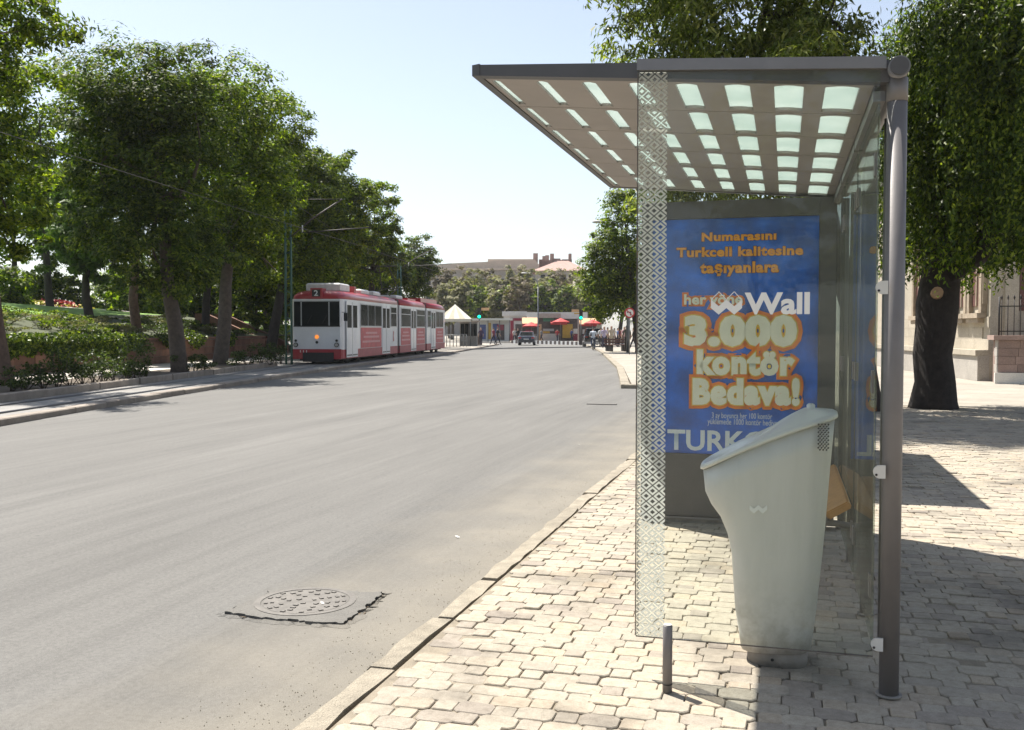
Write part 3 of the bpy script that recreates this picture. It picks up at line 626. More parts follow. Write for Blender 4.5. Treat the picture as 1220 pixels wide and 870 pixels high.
SY0, SY1 = 4.05, 7.52                 # near and far end of the roof
UL, UR = -1.31, 0.38                  # street edge and wall edge of the roof
ztop = lambda u: 2.505 + (0.40 - u) * 0.062
zbot = lambda u: 2.425 + (0.40 - u) * 0.086
shelter = empty('bus_shelter', (0, 0, 0))
tag(shelter, 'grey steel and glass bus shelter with skylit roof and blue poster panel on the pavement', 'bus shelter')
def hole_poly(u0, u1, y0, y1):
    a = [(u0 + (u1 - u0) * k / 6, y0 - 0.022 * math.sin(math.pi * k / 6)) for k in range(7)]
    return a + [(u1 - (u1 - u0) * k / 6, y1 - 0.014 * math.sin(math.pi * k / 6)) for k in range(7)]
ROWS, COLS = 6, 8
SKW = lambda c: .036 + .0138 * c
row_l = (SY1 - SY0 - 0.12) / ROWS
for r in range(ROWS):
    ya, yb = SY0 + 0.06 + r * row_l + .004, SY0 + 0.06 + (r + 1) * row_l - .004
    bm = bmesh.new()
    cw = (UR - .05 - (UL + .02)) / COLS
    def fill(zf, flip):
        for c in range(COLS):
            ua = UL + .02 + c * cw; ub = ua + cw
            h = hole_poly(ua + .020, ua + .020 + SKW(c), ya + .055, yb - .040)
            o = [(ua, ya), (ub, ya), (ub, yb), (ua, yb)]
            vo = [bm.verts.new((p[0], p[1], zf(p[0]))) for p in o]; vh = [bm.verts.new((p[0], p[1], zf(p[0]))) for p in h]
            es = [bm.edges.new((vo[i], vo[(i + 1) % 4])) for i in range(4)] + [bm.edges.new((vh[i], vh[(i + 1) % len(vh)])) for i in range(len(vh))]
            bmesh.ops.triangle_fill(bm, edges=es, use_beauty=True)
            yield vo, vh
    lo_ = list(fill(zbot, True)); hi_ = list(fill(lambda u: zbot(u) + .0135, False))
    for (a, b), (a2, b2) in zip(lo_, hi_):
        for i in range(len(b)):
            j = (i + 1) % len(b); bm.faces.new((b[i], b[j], b2[j], b2[i]))
        for i in (0, 2): j = i + 1; bm.faces.new((a[i], a[j], a2[j], a2[i]))
    bmesh.ops.recalc_face_normals(bm, faces=bm.faces)
    me = bpy.data.meshes.new('roof_panel'); bm.to_mesh(me); bm.free(); me.materials.append(MAT['roof']); link_mesh('roof_panel', me, shelter)
    for c in range(COLS):
        ua = UL + .02 + c * cw
        h = [(u, y) for u, y in hole_poly(ua + .016, ua + .024 + SKW(c), ya + .051, yb - .036)]
        n = len(h); vs = [(u, y, zbot(u) + .014) for u, y in h] + [(u, y, zbot(u) + .022) for u, y in h]
        mb = MB().add(vs, [list(range(n))[::-1], [n + i for i in range(n)]] + [(i, (i + 1) % n, n + (i + 1) % n, n + i) for i in range(n)])
        mb.build('skylight', MAT['frost'], shelter)
    if r:
        y = ya - .004
        MB().prism([(UL + .02, zbot(UL + .02) + .012), (UR - .05, zbot(UR - .05) + .012), (UR - .05, zbot(UR - .05) + .03), (UL + .02, zbot(UL + .02) + .03)], (0, y - .0038, 0), (1, 0, 0), (0, 0, 1), (0, .0076, 0)).build('roof_rib', MAT['seam'], shelter)
for y0, y1 in ((SY0 - .0, SY0 + .055), (SY1 - .055, SY1)):
    MB().prism([(UL, zbot(UL) - .004), (UR, zbot(UR) - .004), (UR, ztop(UR) + .004), (UL, ztop(UL) + .004)], (0, y0, 0), (1, 0, 0), (0, 0, 1), (0, y1 - y0, 0)).build('end_fascia', MAT['steel_d'], shelter)
MB().prism([(UL - .016, zbot(UL) - .006), (UL + .018, zbot(UL) - .006), (UL + .018, ztop(UL) + .006), (UL - .016, ztop(UL) + .002)], (0, SY0 - .004, 0), (1, 0, 0), (0, 0, 1), (0, SY1 - SY0 + .008, 0)).build('street_fascia', MAT['steel_d'], shelter)
MB().prism([(UR - .048, zbot(UR) - .006), (UR - .002, zbot(UR) - .006), (UR - .002, ztop(UR) + .006), (UR - .048, ztop(UR) + .006)], (0, SY0 + .058, 0), (1, 0, 0), (0, 0, 1), (0, SY1 - SY0 - .116, 0)).build('wall_fascia', MAT['steel_d'], shelter)
# wall side: round posts, a round beam, glass between
PX = 0.412
for i, y in enumerate((4.075, 5.22, 6.36, 7.46)):
    r = .038 if i == 0 else .03
    p = MB().tube([(PX, y, 0.0), (PX, y, 2.415)], r, 28).build('post', MAT['steel'], shelter)
    if i == 0: MB().tube([(PX, y, 2.35), (PX, y, 2.44)], .0395, 28).build('collar', MAT['steel'], p)
    MB().tube([(PX, y, .0), (PX, y, .008)], r + .012, 24).build('base_plate', MAT['plinth'], p)
bm_ = MB().tube([(PX, SY0 - .045, 2.472), (PX, SY1, 2.472)], .040, 28).build('beam', MAT['rail'], shelter)
MB().tube([(PX, SY0 - .052, 2.472), (PX, SY0 - .0452, 2.472)], .034, 28).build('beam_cap', MAT['steel_d'], bm_)
for y0, y1 in ((4.13, 5.17), (5.27, 6.31), (6.41, 7.40)):
    MB().bb(PX - .066, PX - .056, y0, y1, .20, 2.36).build('wall_pane', MAT['glass_b'], shelter)
    for z in (.42, 1.25, 2.12):
        for y in (y0 + .02, y1 - .02): MB().bb(PX - .075, PX - .0665, y - .03, y + .03, z - .045, z + .045).build('pane_clamp', MAT['steel'], shelter)
    MB().bb(PX - .085, PX - .04, y0 - .02, y1 + .02, 2.365, 2.405).build('top_rail', MAT['rail'], shelter)
for y in (4.63, 5.6, 5.95, 6.85): MB().tube([(PX + .02, y, .02), (PX + .02, y, 2.40)], .016, 12).build('mullion', MAT['steel'], shelter)
# near end: glass screen with a printed band
GY = 4.035
gx0 = onplane(759, 400, GY)[0]; gx1 = PX - .065
scr = MB().prism([(gx0, .165), (gx1, .165), (gx1, ztop(gx1) - .036), (gx0, ztop(gx0) - .036)], (0, GY, 0), (1, 0, 0), (0, 0, 1), (0, .010, 0)).build('end_pane', MAT['glass'], shelter)
bx1 = onplane(793.5, 400, GY)[0]
MB().add([(gx0 + .003, GY - .001, .17), (bx1, GY - .001, .17), (bx1, GY - .001, ztop(bx1) - .04), (gx0 + .003, GY - .001, ztop(gx0) - .04)], [(0, 1, 2, 3)]).build('printed_band', MAT['frit'], scr)
MB().prism([(gx0 - .004, ztop(gx0) - .034), (PX - .046, ztop(PX) - .034), (PX - .046, ztop(PX) + .012), (gx0 - .004, ztop(gx0) + .012)], (0, GY - .016, 0), (1, 0, 0), (0, 0, 1), (0, .0165, 0)).build('screen_rail', MAT['rail'], shelter)
for z in (1.625, .902, .215):
    n = 14; pl = [(-.026 * math.cos(math.pi * (k / n - .5)), .026 * math.sin(math.pi * (k / n - .5))) for k in range(n + 1)] + [(.02, .026), (.02, -.026)]
    c = MB().prism(pl, (PX - .048, GY - .010, z), (1, 0, 0), (0, 0, 1), (0, .009, 0)).build('glass_clamp', MAT['bin_lid'], shelter)
    MB().tube([(PX - .062, GY - .0125, z - .012), (PX - .062, GY - .0102, z - .012)], .005, 10).build('screw', MAT['black'], c)
MB().bb(gx0 - .004, gx0 - .0002, GY + .001, GY + .009, .166, ztop(gx0) - .04).build('pane_edge', MAT['seam'], scr)
MB().bb(gx0, gx1, GY + .002, GY + .008, .1605, .1648).build('pane_edge', MAT['seam'], scr)
# maker's name on the screen
def glyph(polys, px0, px1, py0, py1, y, mat, parent, name='logo'):
    mb = MB()
    for pl in polys:
        pts = [onplane(px0 + (px1 - px0) * a, py0 + (py1 - py0) * b, y) for a, b in pl]
        mb.add([(u, y, z) for u, z in pts], [list(range(len(pts)))])
    return mb.build(name, mat, parent)
WM = [[(0, .36), (.25, .64), (.25, 1), (0, .72)], [(.25, .64), (.5, .36), (.5, .72), (.25, 1)], [(.5, .36), (.75, .64), (.75, 1), (.5, .72)], [(.75, .64), (1, .36), (1, .72), (.75, 1)]]
def bar(a, b, w=.016): return [(a[0] - w, a[1]), (a[0] + w, a[1]), (b[0] + w, b[1]), (b[0] - w, b[1])]
WO = WM + [bar((.01, .36), (.27, .02)), bar((.25, .02), (.5, .36)), bar((.5, .36), (.75, .02)), bar((.75, .02), (.985, .36))]
glyph(WO, 847, 884, 347, 375, GY - .0006, MAT['white'], scr)
a, b = onplane(887, 375, GY), onplane(965, 348, GY)
lettering('Wall', a[0], b[0], a[1], b[1], GY - .0006, MAT['white'], scr, .035)

# blue poster in its display case
PY = 7.33
case = MB()
pu0, pu1 = onplane(764, 400, PY)[0], onplane(996, 400, PY)[0]
bu0, bu1 = onplane(776, 400, PY)[0], onplane(975, 400, PY)[0]
zt, zb = onplane(880, 238, PY)[1], 0.02
bt, bb_ = onplane(880, 259, PY)[1], onplane(880, 543, PY)[1]
panel = case.bb(pu0, pu1, PY + .03, PY + .17, .052, zt).build('advertising_panel', MAT['steel_d'], shelter)
for (x0, x1, z0, z1) in ((pu0, bu0, .055, zt), (bu1, pu1, .055, zt), (bu0, bu1, bt, zt), (bu0, bu1, .055, bb_)):
    MB().bb(x0 + .001, x1 - .001, PY, PY + .029, z0 + .001, z1 - .001).build('frame', MAT['steel_d'], panel)
MB().bb(pu0 - .01, pu1 + .01, PY - .012, PY + .18, .035, .05).build('base_sill', MAT['steel'], panel)
MB().bb(pu0 + .05, pu1 - .05, PY + .02, PY + .15, .0, .034).build('foot', MAT['plinth'], panel)
MB().add([(bu0 + .002, PY + .027, bb_ + .002), (bu1 - .002, PY + .027, bb_ + .002), (bu1 - .002, PY + .027, bt - .002), (bu0 + .002, PY + .027, bt - .002)], [(0, 1, 2, 3)]).build('poster', MAT['poster'], panel)
def ptext(txt, px0, px1, py0, py1, layers, bold, d0=.0, skew=0.0, space=1.0):
    """layers: (material, growth) from back to front"""
    for i, (mt, g) in enumerate(layers):
        y = PY + .025 - .0014 * i - d0
        a, b = onplane(px0, py1, y), onplane(px1, py0, y)
        lettering(txt, a[0], b[0], a[1], b[1], y, MAT[mt], panel, bold, g, space, bold, skew)
OR = [('maroon', .03), ('orange', 0.0)]
ptext('Numarasını', 836, 925, 275, 288, OR, .042, 0, 0, 1.08)
ptext('Turkcell kalitesine', 806, 957, 292, 307, OR, .042, 0, 0, 1.08)
ptext('taşıyanlara', 834, 928, 311, 330, OR, .042, 0, 0, 1.08)
CR = [('red_print', .12), ('yellow_print', .03), ('cream_print', 0.0)]
ptext('her yöne', 815, 885, 350, 367, [('red_print', .13), ('cream_print', 0.0)], .03, .0)
ptext('3.000', 815, 950, 375, 413, CR, .072, .004, 0, 1.10)
ptext('kontör', 830, 947, 417, 447, CR, .058, .008, 0, 1.12)
ptext('Bedava!', 825, 953, 451, 482, CR, .062, .012, .012, 1.12)
ptext('3 ay boyunca her 100 kontör', 848, 920, 493, 500, [('pale_print', 0.0)], .0)
ptext('yüklemede 1000 kontör hediye', 843, 926, 500.5, 507.5, [('pale_print', 0.0)], .0)
ptext('TURKCELL', 795, 966, 516, 536, [('pale_print', 0.0)], .025)
MB().bb(bu0 - .01, bu1 + .01, PY - .008, PY - .003, bb_ - .01, bt + .01).build('cover_glass', MAT['glass_p'], panel)
# bench along the wall
bn = empty('bench', (0, 0, 0), 0); bn.parent = shelter
def plank(prof, y0, y1, mat, parent): return bevel(MB().prism(prof, (0, y0, 0), (1, 0, 0), (0, 0, 1), (0, y1 - y0, 0)).build('plank', mat, parent), .008)
BY0, BY1 = 5.28, 6.75
plank([(-.06, .455), (.205, .452), (.205, .492), (-.06, .495)], BY0, BY1, MAT['wood'], bn)
plank([(.228, .462), (.345, .535), (.325, .570), (.208, .500)], BY0, BY1, MAT['wood'], bn)
for y in (BY0 + .18, BY1 - .18):
    MB().tube([(PX - .02, y, .40), (.15, y, .43), (-.03, y, .43)], .018, 10).build('bracket', MAT['steel'], bn)
MB().bb(.208, .222, BY0 + .002, BY1 - .002, .445, .478).build('spine', MAT['steel'], bn)

# the next shelter of the row, behind the poster panel
sh2 = copy_tree(shelter); sh2.location = (0, 5.42, 0)
sh2['label'] = 'second glass bus shelter farther along the pavement, behind the blue poster panel'

# ------------------------------------------------------------------ litter bin
BYC = 4.40
Lp = [(883, 767), (880, 747), (876, 720), (872, 655), (867, 632), (859, 613), (848, 598), (841, 583), (838.5, 558)]
Rp = [(966, 770), (969, 747), (973, 720), (980, 655), (983, 625), (986, 590), (989, 555), (992, 525), (994.5, 497)]
HW = [.125, .135, .15, .165, .17, .175, .18, .182, .184]
def bin_ring(l, r, w, g=0.0, dz=0.0, n=40, e=3.2):
    a, b = onplane(*l, BYC), onplane(*r, BYC); cu, cz = (a[0] + b[0]) / 2, (a[1] + b[1]) / 2; hu, hz = (b[0] - a[0]) / 2, (b[1] - a[1]) / 2
    out = []
    for k in range(n):
        t = 2 * math.pi * k / n; ca, sa = math.cos(t), math.sin(t)
        x = math.copysign(abs(ca) ** (2 / e), ca); y = math.copysign(abs(sa) ** (2 / e), sa)
        bow = .022 * (1 - x * x) if hz > .05 else 0
        out.append((cu + x * (hu + g), BYC + y * (w + g), cz + x * hz + dz + bow * min(1, hz / .12)))
    return out
binr = empty('litter_bin', ((onplane(925, 795, BYC)[0]), BYC, 0)); tag(binr, 'light grey litter bin with slanted lid behind the glass screen of the shelter', 'litter bin')
def binpart(mb, name, mat, parent=None):
    o = mb.build(name, mat, parent or binr); c = Vector(binr.location)
    if parent is None: o.data.transform(Matrix.Translation(-c))
    else: o.data.transform(Matrix.Translation(-c))
    return o
shell = binpart(MB().rings([bin_ring(l, r, w) for l, r, w in zip(Lp, Rp, HW)]), 'shell', MAT['binp'])
lid = binpart(MB().rings([bin_ring(Lp[-1], Rp[-1], HW[-1], g, dz) for g, dz in ((.002, .002), (.011, .004), (.013, .012), (.010, .024), (-.004, .031), (-.05, .036), (-.12, .038))]), 'lid', MAT['bin_lid'])
ku, kz = onplane(966, 484, BYC)
binpart(MB().tube([(ku, BYC, kz - .03), (ku, BYC, kz + .005), (ku, BYC, kz + .012)], [.018, .018, .010], 14), 'lock', MAT['bin_lid'], lid)
# vent in the side wall: dark plate with rows of holes
yv = BYC - .184
va, vb = onplane(974, 537, yv - .004), onplane(988, 505, yv - .004)
mbv = MB(); nx, nz = 7, 14
for i in range(nx):
    for j in range(nz):
        if (i + j) % 2 == 0: continue
        u = va[0] + (vb[0] - va[0]) * (i + .5) / nx; z = va[1] + (vb[1] - va[1]) * (j + .5) / nz
        mbv.box((u, yv - .0035, z), (.0062, .004, .0075), ry=R(45))
binpart(mbv, 'vent', MAT['black'], shell)
yl = BYC - .179
lg = glyph(WM, 893, 914, 596, 612, yl, MAT['white'], shell); lg.data.transform(Matrix.Translation(-Vector(binr.location)))
fu0, fz0 = onplane(890, 798, BYC); fu1, _ = onplane(962, 798, BYC)
def se(cx, cy, a, b, z, n=32, e=3): return [(cx + math.copysign(abs(math.cos(2 * math.pi * k / n)) ** (2 / e), math.cos(2 * math.pi * k / n)) * a, cy + math.copysign(abs(math.sin(2 * math.pi * k / n)) ** (2 / e), math.sin(2 * math.pi * k / n)) * b, z) for k in range(n)]
cu = (fu0 + fu1) / 2; a_ = (fu1 - fu0) / 2
foot = binpart(MB().rings([se(cu, BYC, a_, .115, -.01), se(cu, BYC, a_, .115, .09)]), 'foot', MAT['plinth'])
bu, bz = onplane(920, 791, BYC - .12); binpart(MB().tube([(bu, BYC - .1165, .03), (bu, BYC - .1145, .03)], .007, 10), 'bolt', MAT['black'], foot)

# short steel bollard
bp = gnd(795, 824)
bo = empty('bollard', (bp.x, bp.y, 0)); tag(bo, 'short thin steel bollard standing on the pavers before the glass screen', 'bollard')
MB().tube([(0, 0, 0), (0, 0, .268), (0, 0, .272)], [.0195, .0195, .016], 20).build('stem', MAT['steel'], bo)
MB().tube([(0, 0, .03), (0, 0, .035)], .0202, 20).build('joint_ring', MAT['black'], bo)
MB().tube([(0, 0, .2722), (0, 0, .2745)], .0165, 20).build('cap', MAT['bin_lid'], bo)

# ------------------------------------------------------------------ plants
ORD = ['first', 'second', 'third', 'fourth', 'fifth', 'sixth', 'seventh', 'eighth', 'ninth', 'tenth', 'eleventh', 'twelfth', 'thirteenth', 'fourteenth', 'fifteenth', 'sixteenth', 'seventeenth']
def unit(v): return v / np.maximum(np.linalg.norm(v, axis=-1, keepdims=True), 1e-9)
def rdir(n): return unit(RNG.normal(size=(n, 3)))
def leaf_mesh(name, c, nrm, axis, L, W, mat):
    """one small folded blade per point"""
    n = len(c); a = unit(axis - nrm * (axis * nrm).sum(1, keepdims=True)); b = np.cross(nrm, a)
    L = np.broadcast_to(L, (n,))[:, None] * RNG.uniform(.7, 1.3, (n, 1)); W = np.broadcast_to(W, (n,))[:, None] * RNG.uniform(.7, 1.3, (n, 1))
    v = np.empty((n, 4, 3)); v[:, 0] = c - a * L / 2; v[:, 2] = c + a * L / 2
    v[:, 1] = c + b * W / 2 + nrm * W * .18 - a * L * .08; v[:, 3] = c - b * W / 2 + nrm * W * .18 - a * L * .08
    me = bpy.data.meshes.new(name); me.vertices.add(4 * n); me.vertices.foreach_set('co', v.astype(np.float32).ravel())
    me.loops.add(4 * n); me.loops.foreach_set('vertex_index', np.arange(4 * n, dtype=np.int32))
    me.polygons.add(n); me.polygons.foreach_set('loop_start', np.arange(0, 4 * n, 4, dtype=np.int32))
    try: me.polygons.foreach_set('loop_total', np.full(n, 4, dtype=np.int32))
    except Exception: pass
    me.materials.append(mat); me.update(calc_edges=True); return me
def crown_points(ells, n, clump=.26, per=120, shell=.3, droop=0.0):
    """leaf positions in clumps spread through ellipsoids [(centre, (rx, ry, rz))]"""
    vol = np.array([e[1][0] * e[1][1] * e[1][2] for e in ells]) ** .75; vol = vol / vol.sum(); P, N, C = [], [], []
    for e, w in zip(ells, vol):
        k = max(3, int(n * w / per)); r = np.array(e[1]); d = rdir(k)
        rad = shell + (1 - shell) * RNG.uniform(0, 1, (k, 1)) ** .6; rad *= RNG.uniform(.84, 1.12, (k, 1))
        cc = np.array(e[0]) + d * r * rad
        cr = clump * r.min() * RNG.uniform(.55, 1.35, (k, 1, 1))
        q = rdir(k * per).reshape(k, per, 3); q = q * (RNG.uniform(0, 1, (k, per, 1)) ** .6) * np.array([1.2, 1.2, .66])
        p = cc[:, None, :] + q * cr; nn = unit(q * .8 + d[:, None, :] * .35 + np.array([0, 0, .75]) + RNG.normal(size=q.shape) * .36)
        P.append(p.reshape(-1, 3)); N.append(nn.reshape(-1, 3)); C.append(cc)
    return np.concatenate(P), np.concatenate(N), np.concatenate(C)
def limb(a, b, r0, r1, mb, bend=.12, n=6, seg=7):
    a, b = Vector(a), Vector(b); L = (b - a).length; o = Vector(RNG.normal(size=3)) * L * bend
    pts = [a.lerp(b, k / (n - 1)) + o * math.sin(math.pi * k / (n - 1)) + Vector(RNG.normal(size=3)) * L * .012 for k in range(n)]; pts[0] = a
    mb.tube(pts, [r0 + (r1 - r0) * k / (n - 1) for k in range(n)], seg); return pts
def tree(label, base, ells, n, leaf, L, W, bark='bark', tr=.2, group=None, name='tree', clump=.26, per=120, shell=.3, limbs=9, lean=None, hang=0.0, fork=.45):
    base = Vector(base); root = empty(name, base); tag(root, label, 'tree', group)
    P, N, C = crown_points(ells, n, clump, per, shell)
    ax = RNG.normal(size=P.shape); ax[:, 2] -= hang
    if hang: N = unit(N + RNG.normal(size=N.shape) * .5)
    me = leaf_mesh('crown', P - np.array(base), N, unit(ax), L, W, LEAF[leaf]); link_mesh('crown', me, root)
    zc = float(np.mean(C[:, 2])); cx, cy_ = float(np.mean(C[:, 0])), float(np.mean(C[:, 1]))
    top = Vector((cx, cy_, max(e[0][2] for e in ells))) - base
    mid = Vector((top.x * .45, top.y * .45, top.z * fork)) if lean is None else Vector((lean[0], lean[1], top.z * fork))
    mb = MB(); fl = Vector((0, 0, -.15))
    pts = [fl, Vector((0, 0, .12)), mid * .35 + Vector((RNG.normal() * .05, RNG.normal() * .05, 0)), mid * .7 + Vector((RNG.normal() * .06, RNG.normal() * .06, 0)), mid, mid.lerp(top, .5), top]
    mb.tube(pts, [tr * 1.35, tr * 1.12, tr, tr * .88, tr * .75, tr * .42, tr * .12], 10)
    idx = RNG.choice(len(C), min(limbs, len(C)), replace=False)
    for i in idx:
        t = RNG.uniform(.0, .85); s0 = mid.lerp(top, t); e = Vector(C[i]) - base; e = s0.lerp(e, .92)
        p = limb(s0, e, tr * .42 * (1 - .5 * t), tr * .07, mb)
        j = C[RNG.integers(len(C))]; q = Vector(j) - base
        if (q - p[3]).length < 2.6: limb(p[3], q, tr * .16, tr * .04, mb, seg=5)
    mb.build('trunk', MAT[bark], root); return root
def ell(px, py, rx, ry, zc, dz=0.0, depth=1.0):
    """crown lobe seen at (px, py) with half sizes rx, ry in photo pixels, zc metres away"""
    p = at(px, zc + dz, py); k = (zc + dz) / FPX * 1.08; return (tuple(p), (rx * k, rx * k * depth, ry * k))
def basept(px, zc, z=0.1): return at(px, zc, z=z)
def hz(p):
    d = Vector((p.x, p.y)) - A0; return hill(d.dot(RD), d.dot(RN)) if d.dot(RN) > 7.8 else .1
# row along the tram strip
tree('tall feathery tree at the left edge, overhanging the kerb', basept(3, 24.0, .1), [ell(-30, 60, 85, 90, 24), ell(20, 15, 60, 60, 23.4), ell(-20, 210, 70, 80, 24.3), ell(18, 262, 52, 48, 25), ell(-110, 130, 110, 160, 25)], 34000, 'elm', .17, .07, 'bark_r', .21, clump=.27, per=100, hang=.5)
tree('leaning dark pine with low crown over the planting bed', basept(213, 31.0, .1), [ell(165, 120, 80, 72, 31), ell(205, 195, 80, 75, 31.5), ell(190, 300, 66, 60, 31), ell(120, 165, 62, 70, 32), ell(225, 110, 60, 55, 32), ell(150, 255, 58, 56, 32), ell(235, 300, 45, 45, 32)], 66000, 'pine', .17, .065, 'bark', .24, clump=.27)
tree('bushy elm with pale bare limbs left of the tram', basept(262, 37.6, .1), [ell(270, 135, 78, 66, 37.6), ell(322, 180, 55, 66, 43), ell(285, 230, 68, 70, 38), ell(240, 150, 55, 60, 39), ell(322, 285, 38, 55, 44), ell(268, 300, 50, 45, 39)], 60000, 'elm', .17, .085, 'bark', .26, clump=.26)
tree('dark round tree just behind the green mast', basept(322, 49, .2), [ell(345, 205, 48, 55, 50), ell(380, 235, 45, 60, 50), ell(350, 290, 60, 60, 50)], 34000, 'elm', .2, .09, 'bark_d', .25)
tree('broad tree above the tram roof', basept(392, 54, .2), [ell(400, 235, 42, 50, 54), ell(425, 262, 38, 60, 54), ell(385, 300, 45, 45, 54)], 26000, 'elm', .22, .1, 'bark_d', .25)
tree('pale topped tree behind the middle of the tram', basept(440, 62, .2), [ell(452, 255, 28, 42, 62), ell(440, 300, 40, 45, 62), ell(462, 290, 22, 45, 61)], 14000, 'elm', .24, .1, 'bark_d', .25)
tree('small dark tree beyond the tram beside the wires', basept(495, 80, .2), [ell(498, 312, 24, 32, 80), ell(488, 335, 28, 26, 80), ell(508, 325, 12, 22, 79)], 11000, 'pine', .28, .12, 'bark_d', .22, per=60, clump=.3)
# trees inside the park
for i, (lb, px, zc, el, n, lf, bk_) in enumerate([
    ('yellow green lawn tree with a thin dark trunk', 106, 46, [ell(108, 270, 52, 45, 46), ell(85, 300, 38, 32, 46), ell(130, 305, 34, 32, 46), ell(100, 235, 40, 36, 46)], 11000, 'bright', 'bark_d'),
    ('tall straight pine behind the leaning pine', 163, 41, [ell(160, 150, 60, 60, 41), ell(180, 210, 50, 50, 41), ell(135, 200, 45, 50, 41.5)], 9000, 'pine', 'bark_r'),
    ('dark tree filling the gap behind the left edge tree', 60, 52, [ell(60, 140, 75, 70, 52), ell(20, 210, 70, 70, 52), ell(70, 235, 60, 55, 53)], 11000, 'elm', 'bark_d'),
    ('dense dark tree behind the bare limbed elm', 245, 50, [ell(245, 200, 75, 85, 50), ell(280, 300, 60, 45, 51), ell(215, 300, 50, 45, 51)], 11000, 'pine', 'bark_d'),
    ('shaded tree above the park steps', 318, 57, [ell(320, 250, 60, 75, 57), ell(300, 320, 50, 40, 57), ell(345, 330, 42, 35, 58)], 9000, 'elm', 'bark_d'),
    ('shaded tree behind the front half of the tram', 385, 66, [ell(385, 290, 50, 60, 66), ell(410, 325, 45, 35, 66), ell(365, 335, 35, 28, 66)], 8000, 'elm', 'bark_d'),
    ('shaded tree behind the rear half of the tram', 450, 76, [ell(450, 310, 42, 45, 76), ell(470, 335, 35, 28, 76), ell(430, 340, 35, 25, 76)], 7000, 'pine', 'bark_d'),
    ('far park tree left of the lawn', 20, 66, [ell(15, 250, 80, 60, 66), ell(70, 290, 60, 40, 66), ell(-40, 280, 60, 55, 66)], 8000, 'elm', 'bark_d'),
    ('far park tree right of the lawn', 190, 66, [ell(190, 290, 80, 50, 66), ell(140, 310, 50, 35, 67), ell(240, 320, 60, 35, 66)], 8000, 'pine', 'bark_d'),
    ('far park tree behind the steps', 290, 74, [ell(290, 320, 70, 45, 74), ell(350, 330, 50, 40, 74)], 7000, 'elm', 'bark_d')]):
    p = basept(px, zc); p.z = hz(p) - .05
    tree(lb, p, el, int(n * 1.5), lf, .2 + .0016 * zc, .095 + .0009 * zc, bk_, .19 if zc < 60 else .22, 'trees in the park')
# under-storey bushes that close the view below the crowns
ub = random.Random(21)
for i in range(46):
    px = -10 + i * 12 + ub.uniform(-6, 6); zc = ub.uniform(66, 92) if i % 2 else ub.uniform(54, 66)
    p = basept(px, zc); p.z = hz(p) - .1
    if (Vector((p.x, p.y)) - A0).dot(RN) < 8.5: continue
    rx = ub.uniform(20, 32); py = 384 if i % 2 else 380
    if i % 2 == 0 and 20 < px < 145: continue
    tree('shaded bush in the depth of the park', p, [ell(px, py - 14, rx, 20, zc), ell(px + ub.uniform(-14, 14), py - 42, rx * .9, 22, zc)], 2600, ub.choice(['elm', 'pine', 'elm']), .30, .15, 'bark_d', .09, 'bushes in the depth of the park', name='bush', limbs=3, per=40, clump=.34)
# young light green sapling beside the tram
tree('pale sapling catching the sun above the tram front', basept(412, 58, .3), [ell(408, 328, 16, 14, 56), ell(416, 318, 10, 14, 56)], 1500, 'bright', .18, .09, 'bark', .06, limbs=4)
# right side trees
tree('round leafy tree on the right pavement before the kiosks', basept(762, 62, 0), [ell(735, 335, 42, 48, 62), ell(752, 275, 34, 46, 62), ell(772, 330, 45, 55, 63), ell(712, 318, 20, 26, 61.5), ell(722, 290, 18, 20, 61), ell(715, 355, 24, 28, 62), ell(740, 250, 26, 28, 62), ell(730, 320, 38, 55, 62.5)], 26000, 'elm', .24, .11, 'bark_d', .25, clump=.3, per=60)
tree('shaded tree farther along the right pavement', basept(735, 92, 0), [ell(722, 355, 26, 26, 92), ell(745, 350, 28, 30, 92), ell(765, 340, 30, 40, 92)], 6000, 'elm', .3, .13, 'bark_d', .22)
tree('tall tree with narrow drooping leaves behind the shelter roof', basept(1036, 17.4, 0), [ell(790, 45, 78, 70, 17.5), ell(880, 20, 100, 90, 17), ell(960, 45, 80, 85, 16.8), ell(1040, -70, 75, 60, 16.5), ell(870, 160, 100, 75, 18), ell(980, 150, 60, 70, 17.2), ell(800, -60, 110, 75, 17), ell(925, -90, 120, 70, 16.5), ell(960, 90, 60, 60, 15), ell(820, 205, 80, 55, 19), ell(930, 210, 80, 55, 19)], 58000, 'euc', .16, .044, 'bark_d', .21, clump=.30, per=60, hang=1.6, limbs=18, fork=.55)
# weeping tree: a dome of hanging leafy strands on a thick trunk
wb = gnd(1112, 486); wroot = empty('weeping_tree', wb); tag(wroot, 'dense weeping tree with thick dark trunk right of the shelter', 'tree')
wc = at(1206, 17.6, 95) - wb; WR = Vector((2.25, 2.1, 2.6))
P, N, A = [], [], []
for k in range(1250):
    d = rdir(1)[0]; d[2] = abs(d[2]) ** .8 * .98 - .05; d = d / np.linalg.norm(d)
    rr = RNG.uniform(.55, 1.05); s0 = np.array(wc) + np.array([0, 0, .1]) + d * np.array(WR) * rr
    z_end = RNG.uniform(2.2, 2.75)
    Ls = min(s0[2] - z_end, RNG.uniform(1.2, 5.0))
    if Ls < .3: Ls = .3
    m = int(Ls * 74); t = RNG.uniform(0, 1, (m, 1)); sway = RNG.normal(size=(1, 3)) * np.array([.12, .12, 0])
    q = s0 + np.array([0, 0, -1]) * t * Ls + np.array([d[0], d[1], 0]) * (t ** .5) * .18 + sway * t + RNG.normal(size=(m, 3)) * np.array([.075, .075, .05])
    nn = unit(np.array([d[0], d[1], .35]) + RNG.normal(size=(m, 3)) * .55); P.append(q); N.append(nn)
    a = RNG.normal(size=(m, 3)) * .6; a[:, 2] -= 1; A.append(unit(a))
P, N, A = np.concatenate(P), np.concatenate(N), np.concatenate(A)
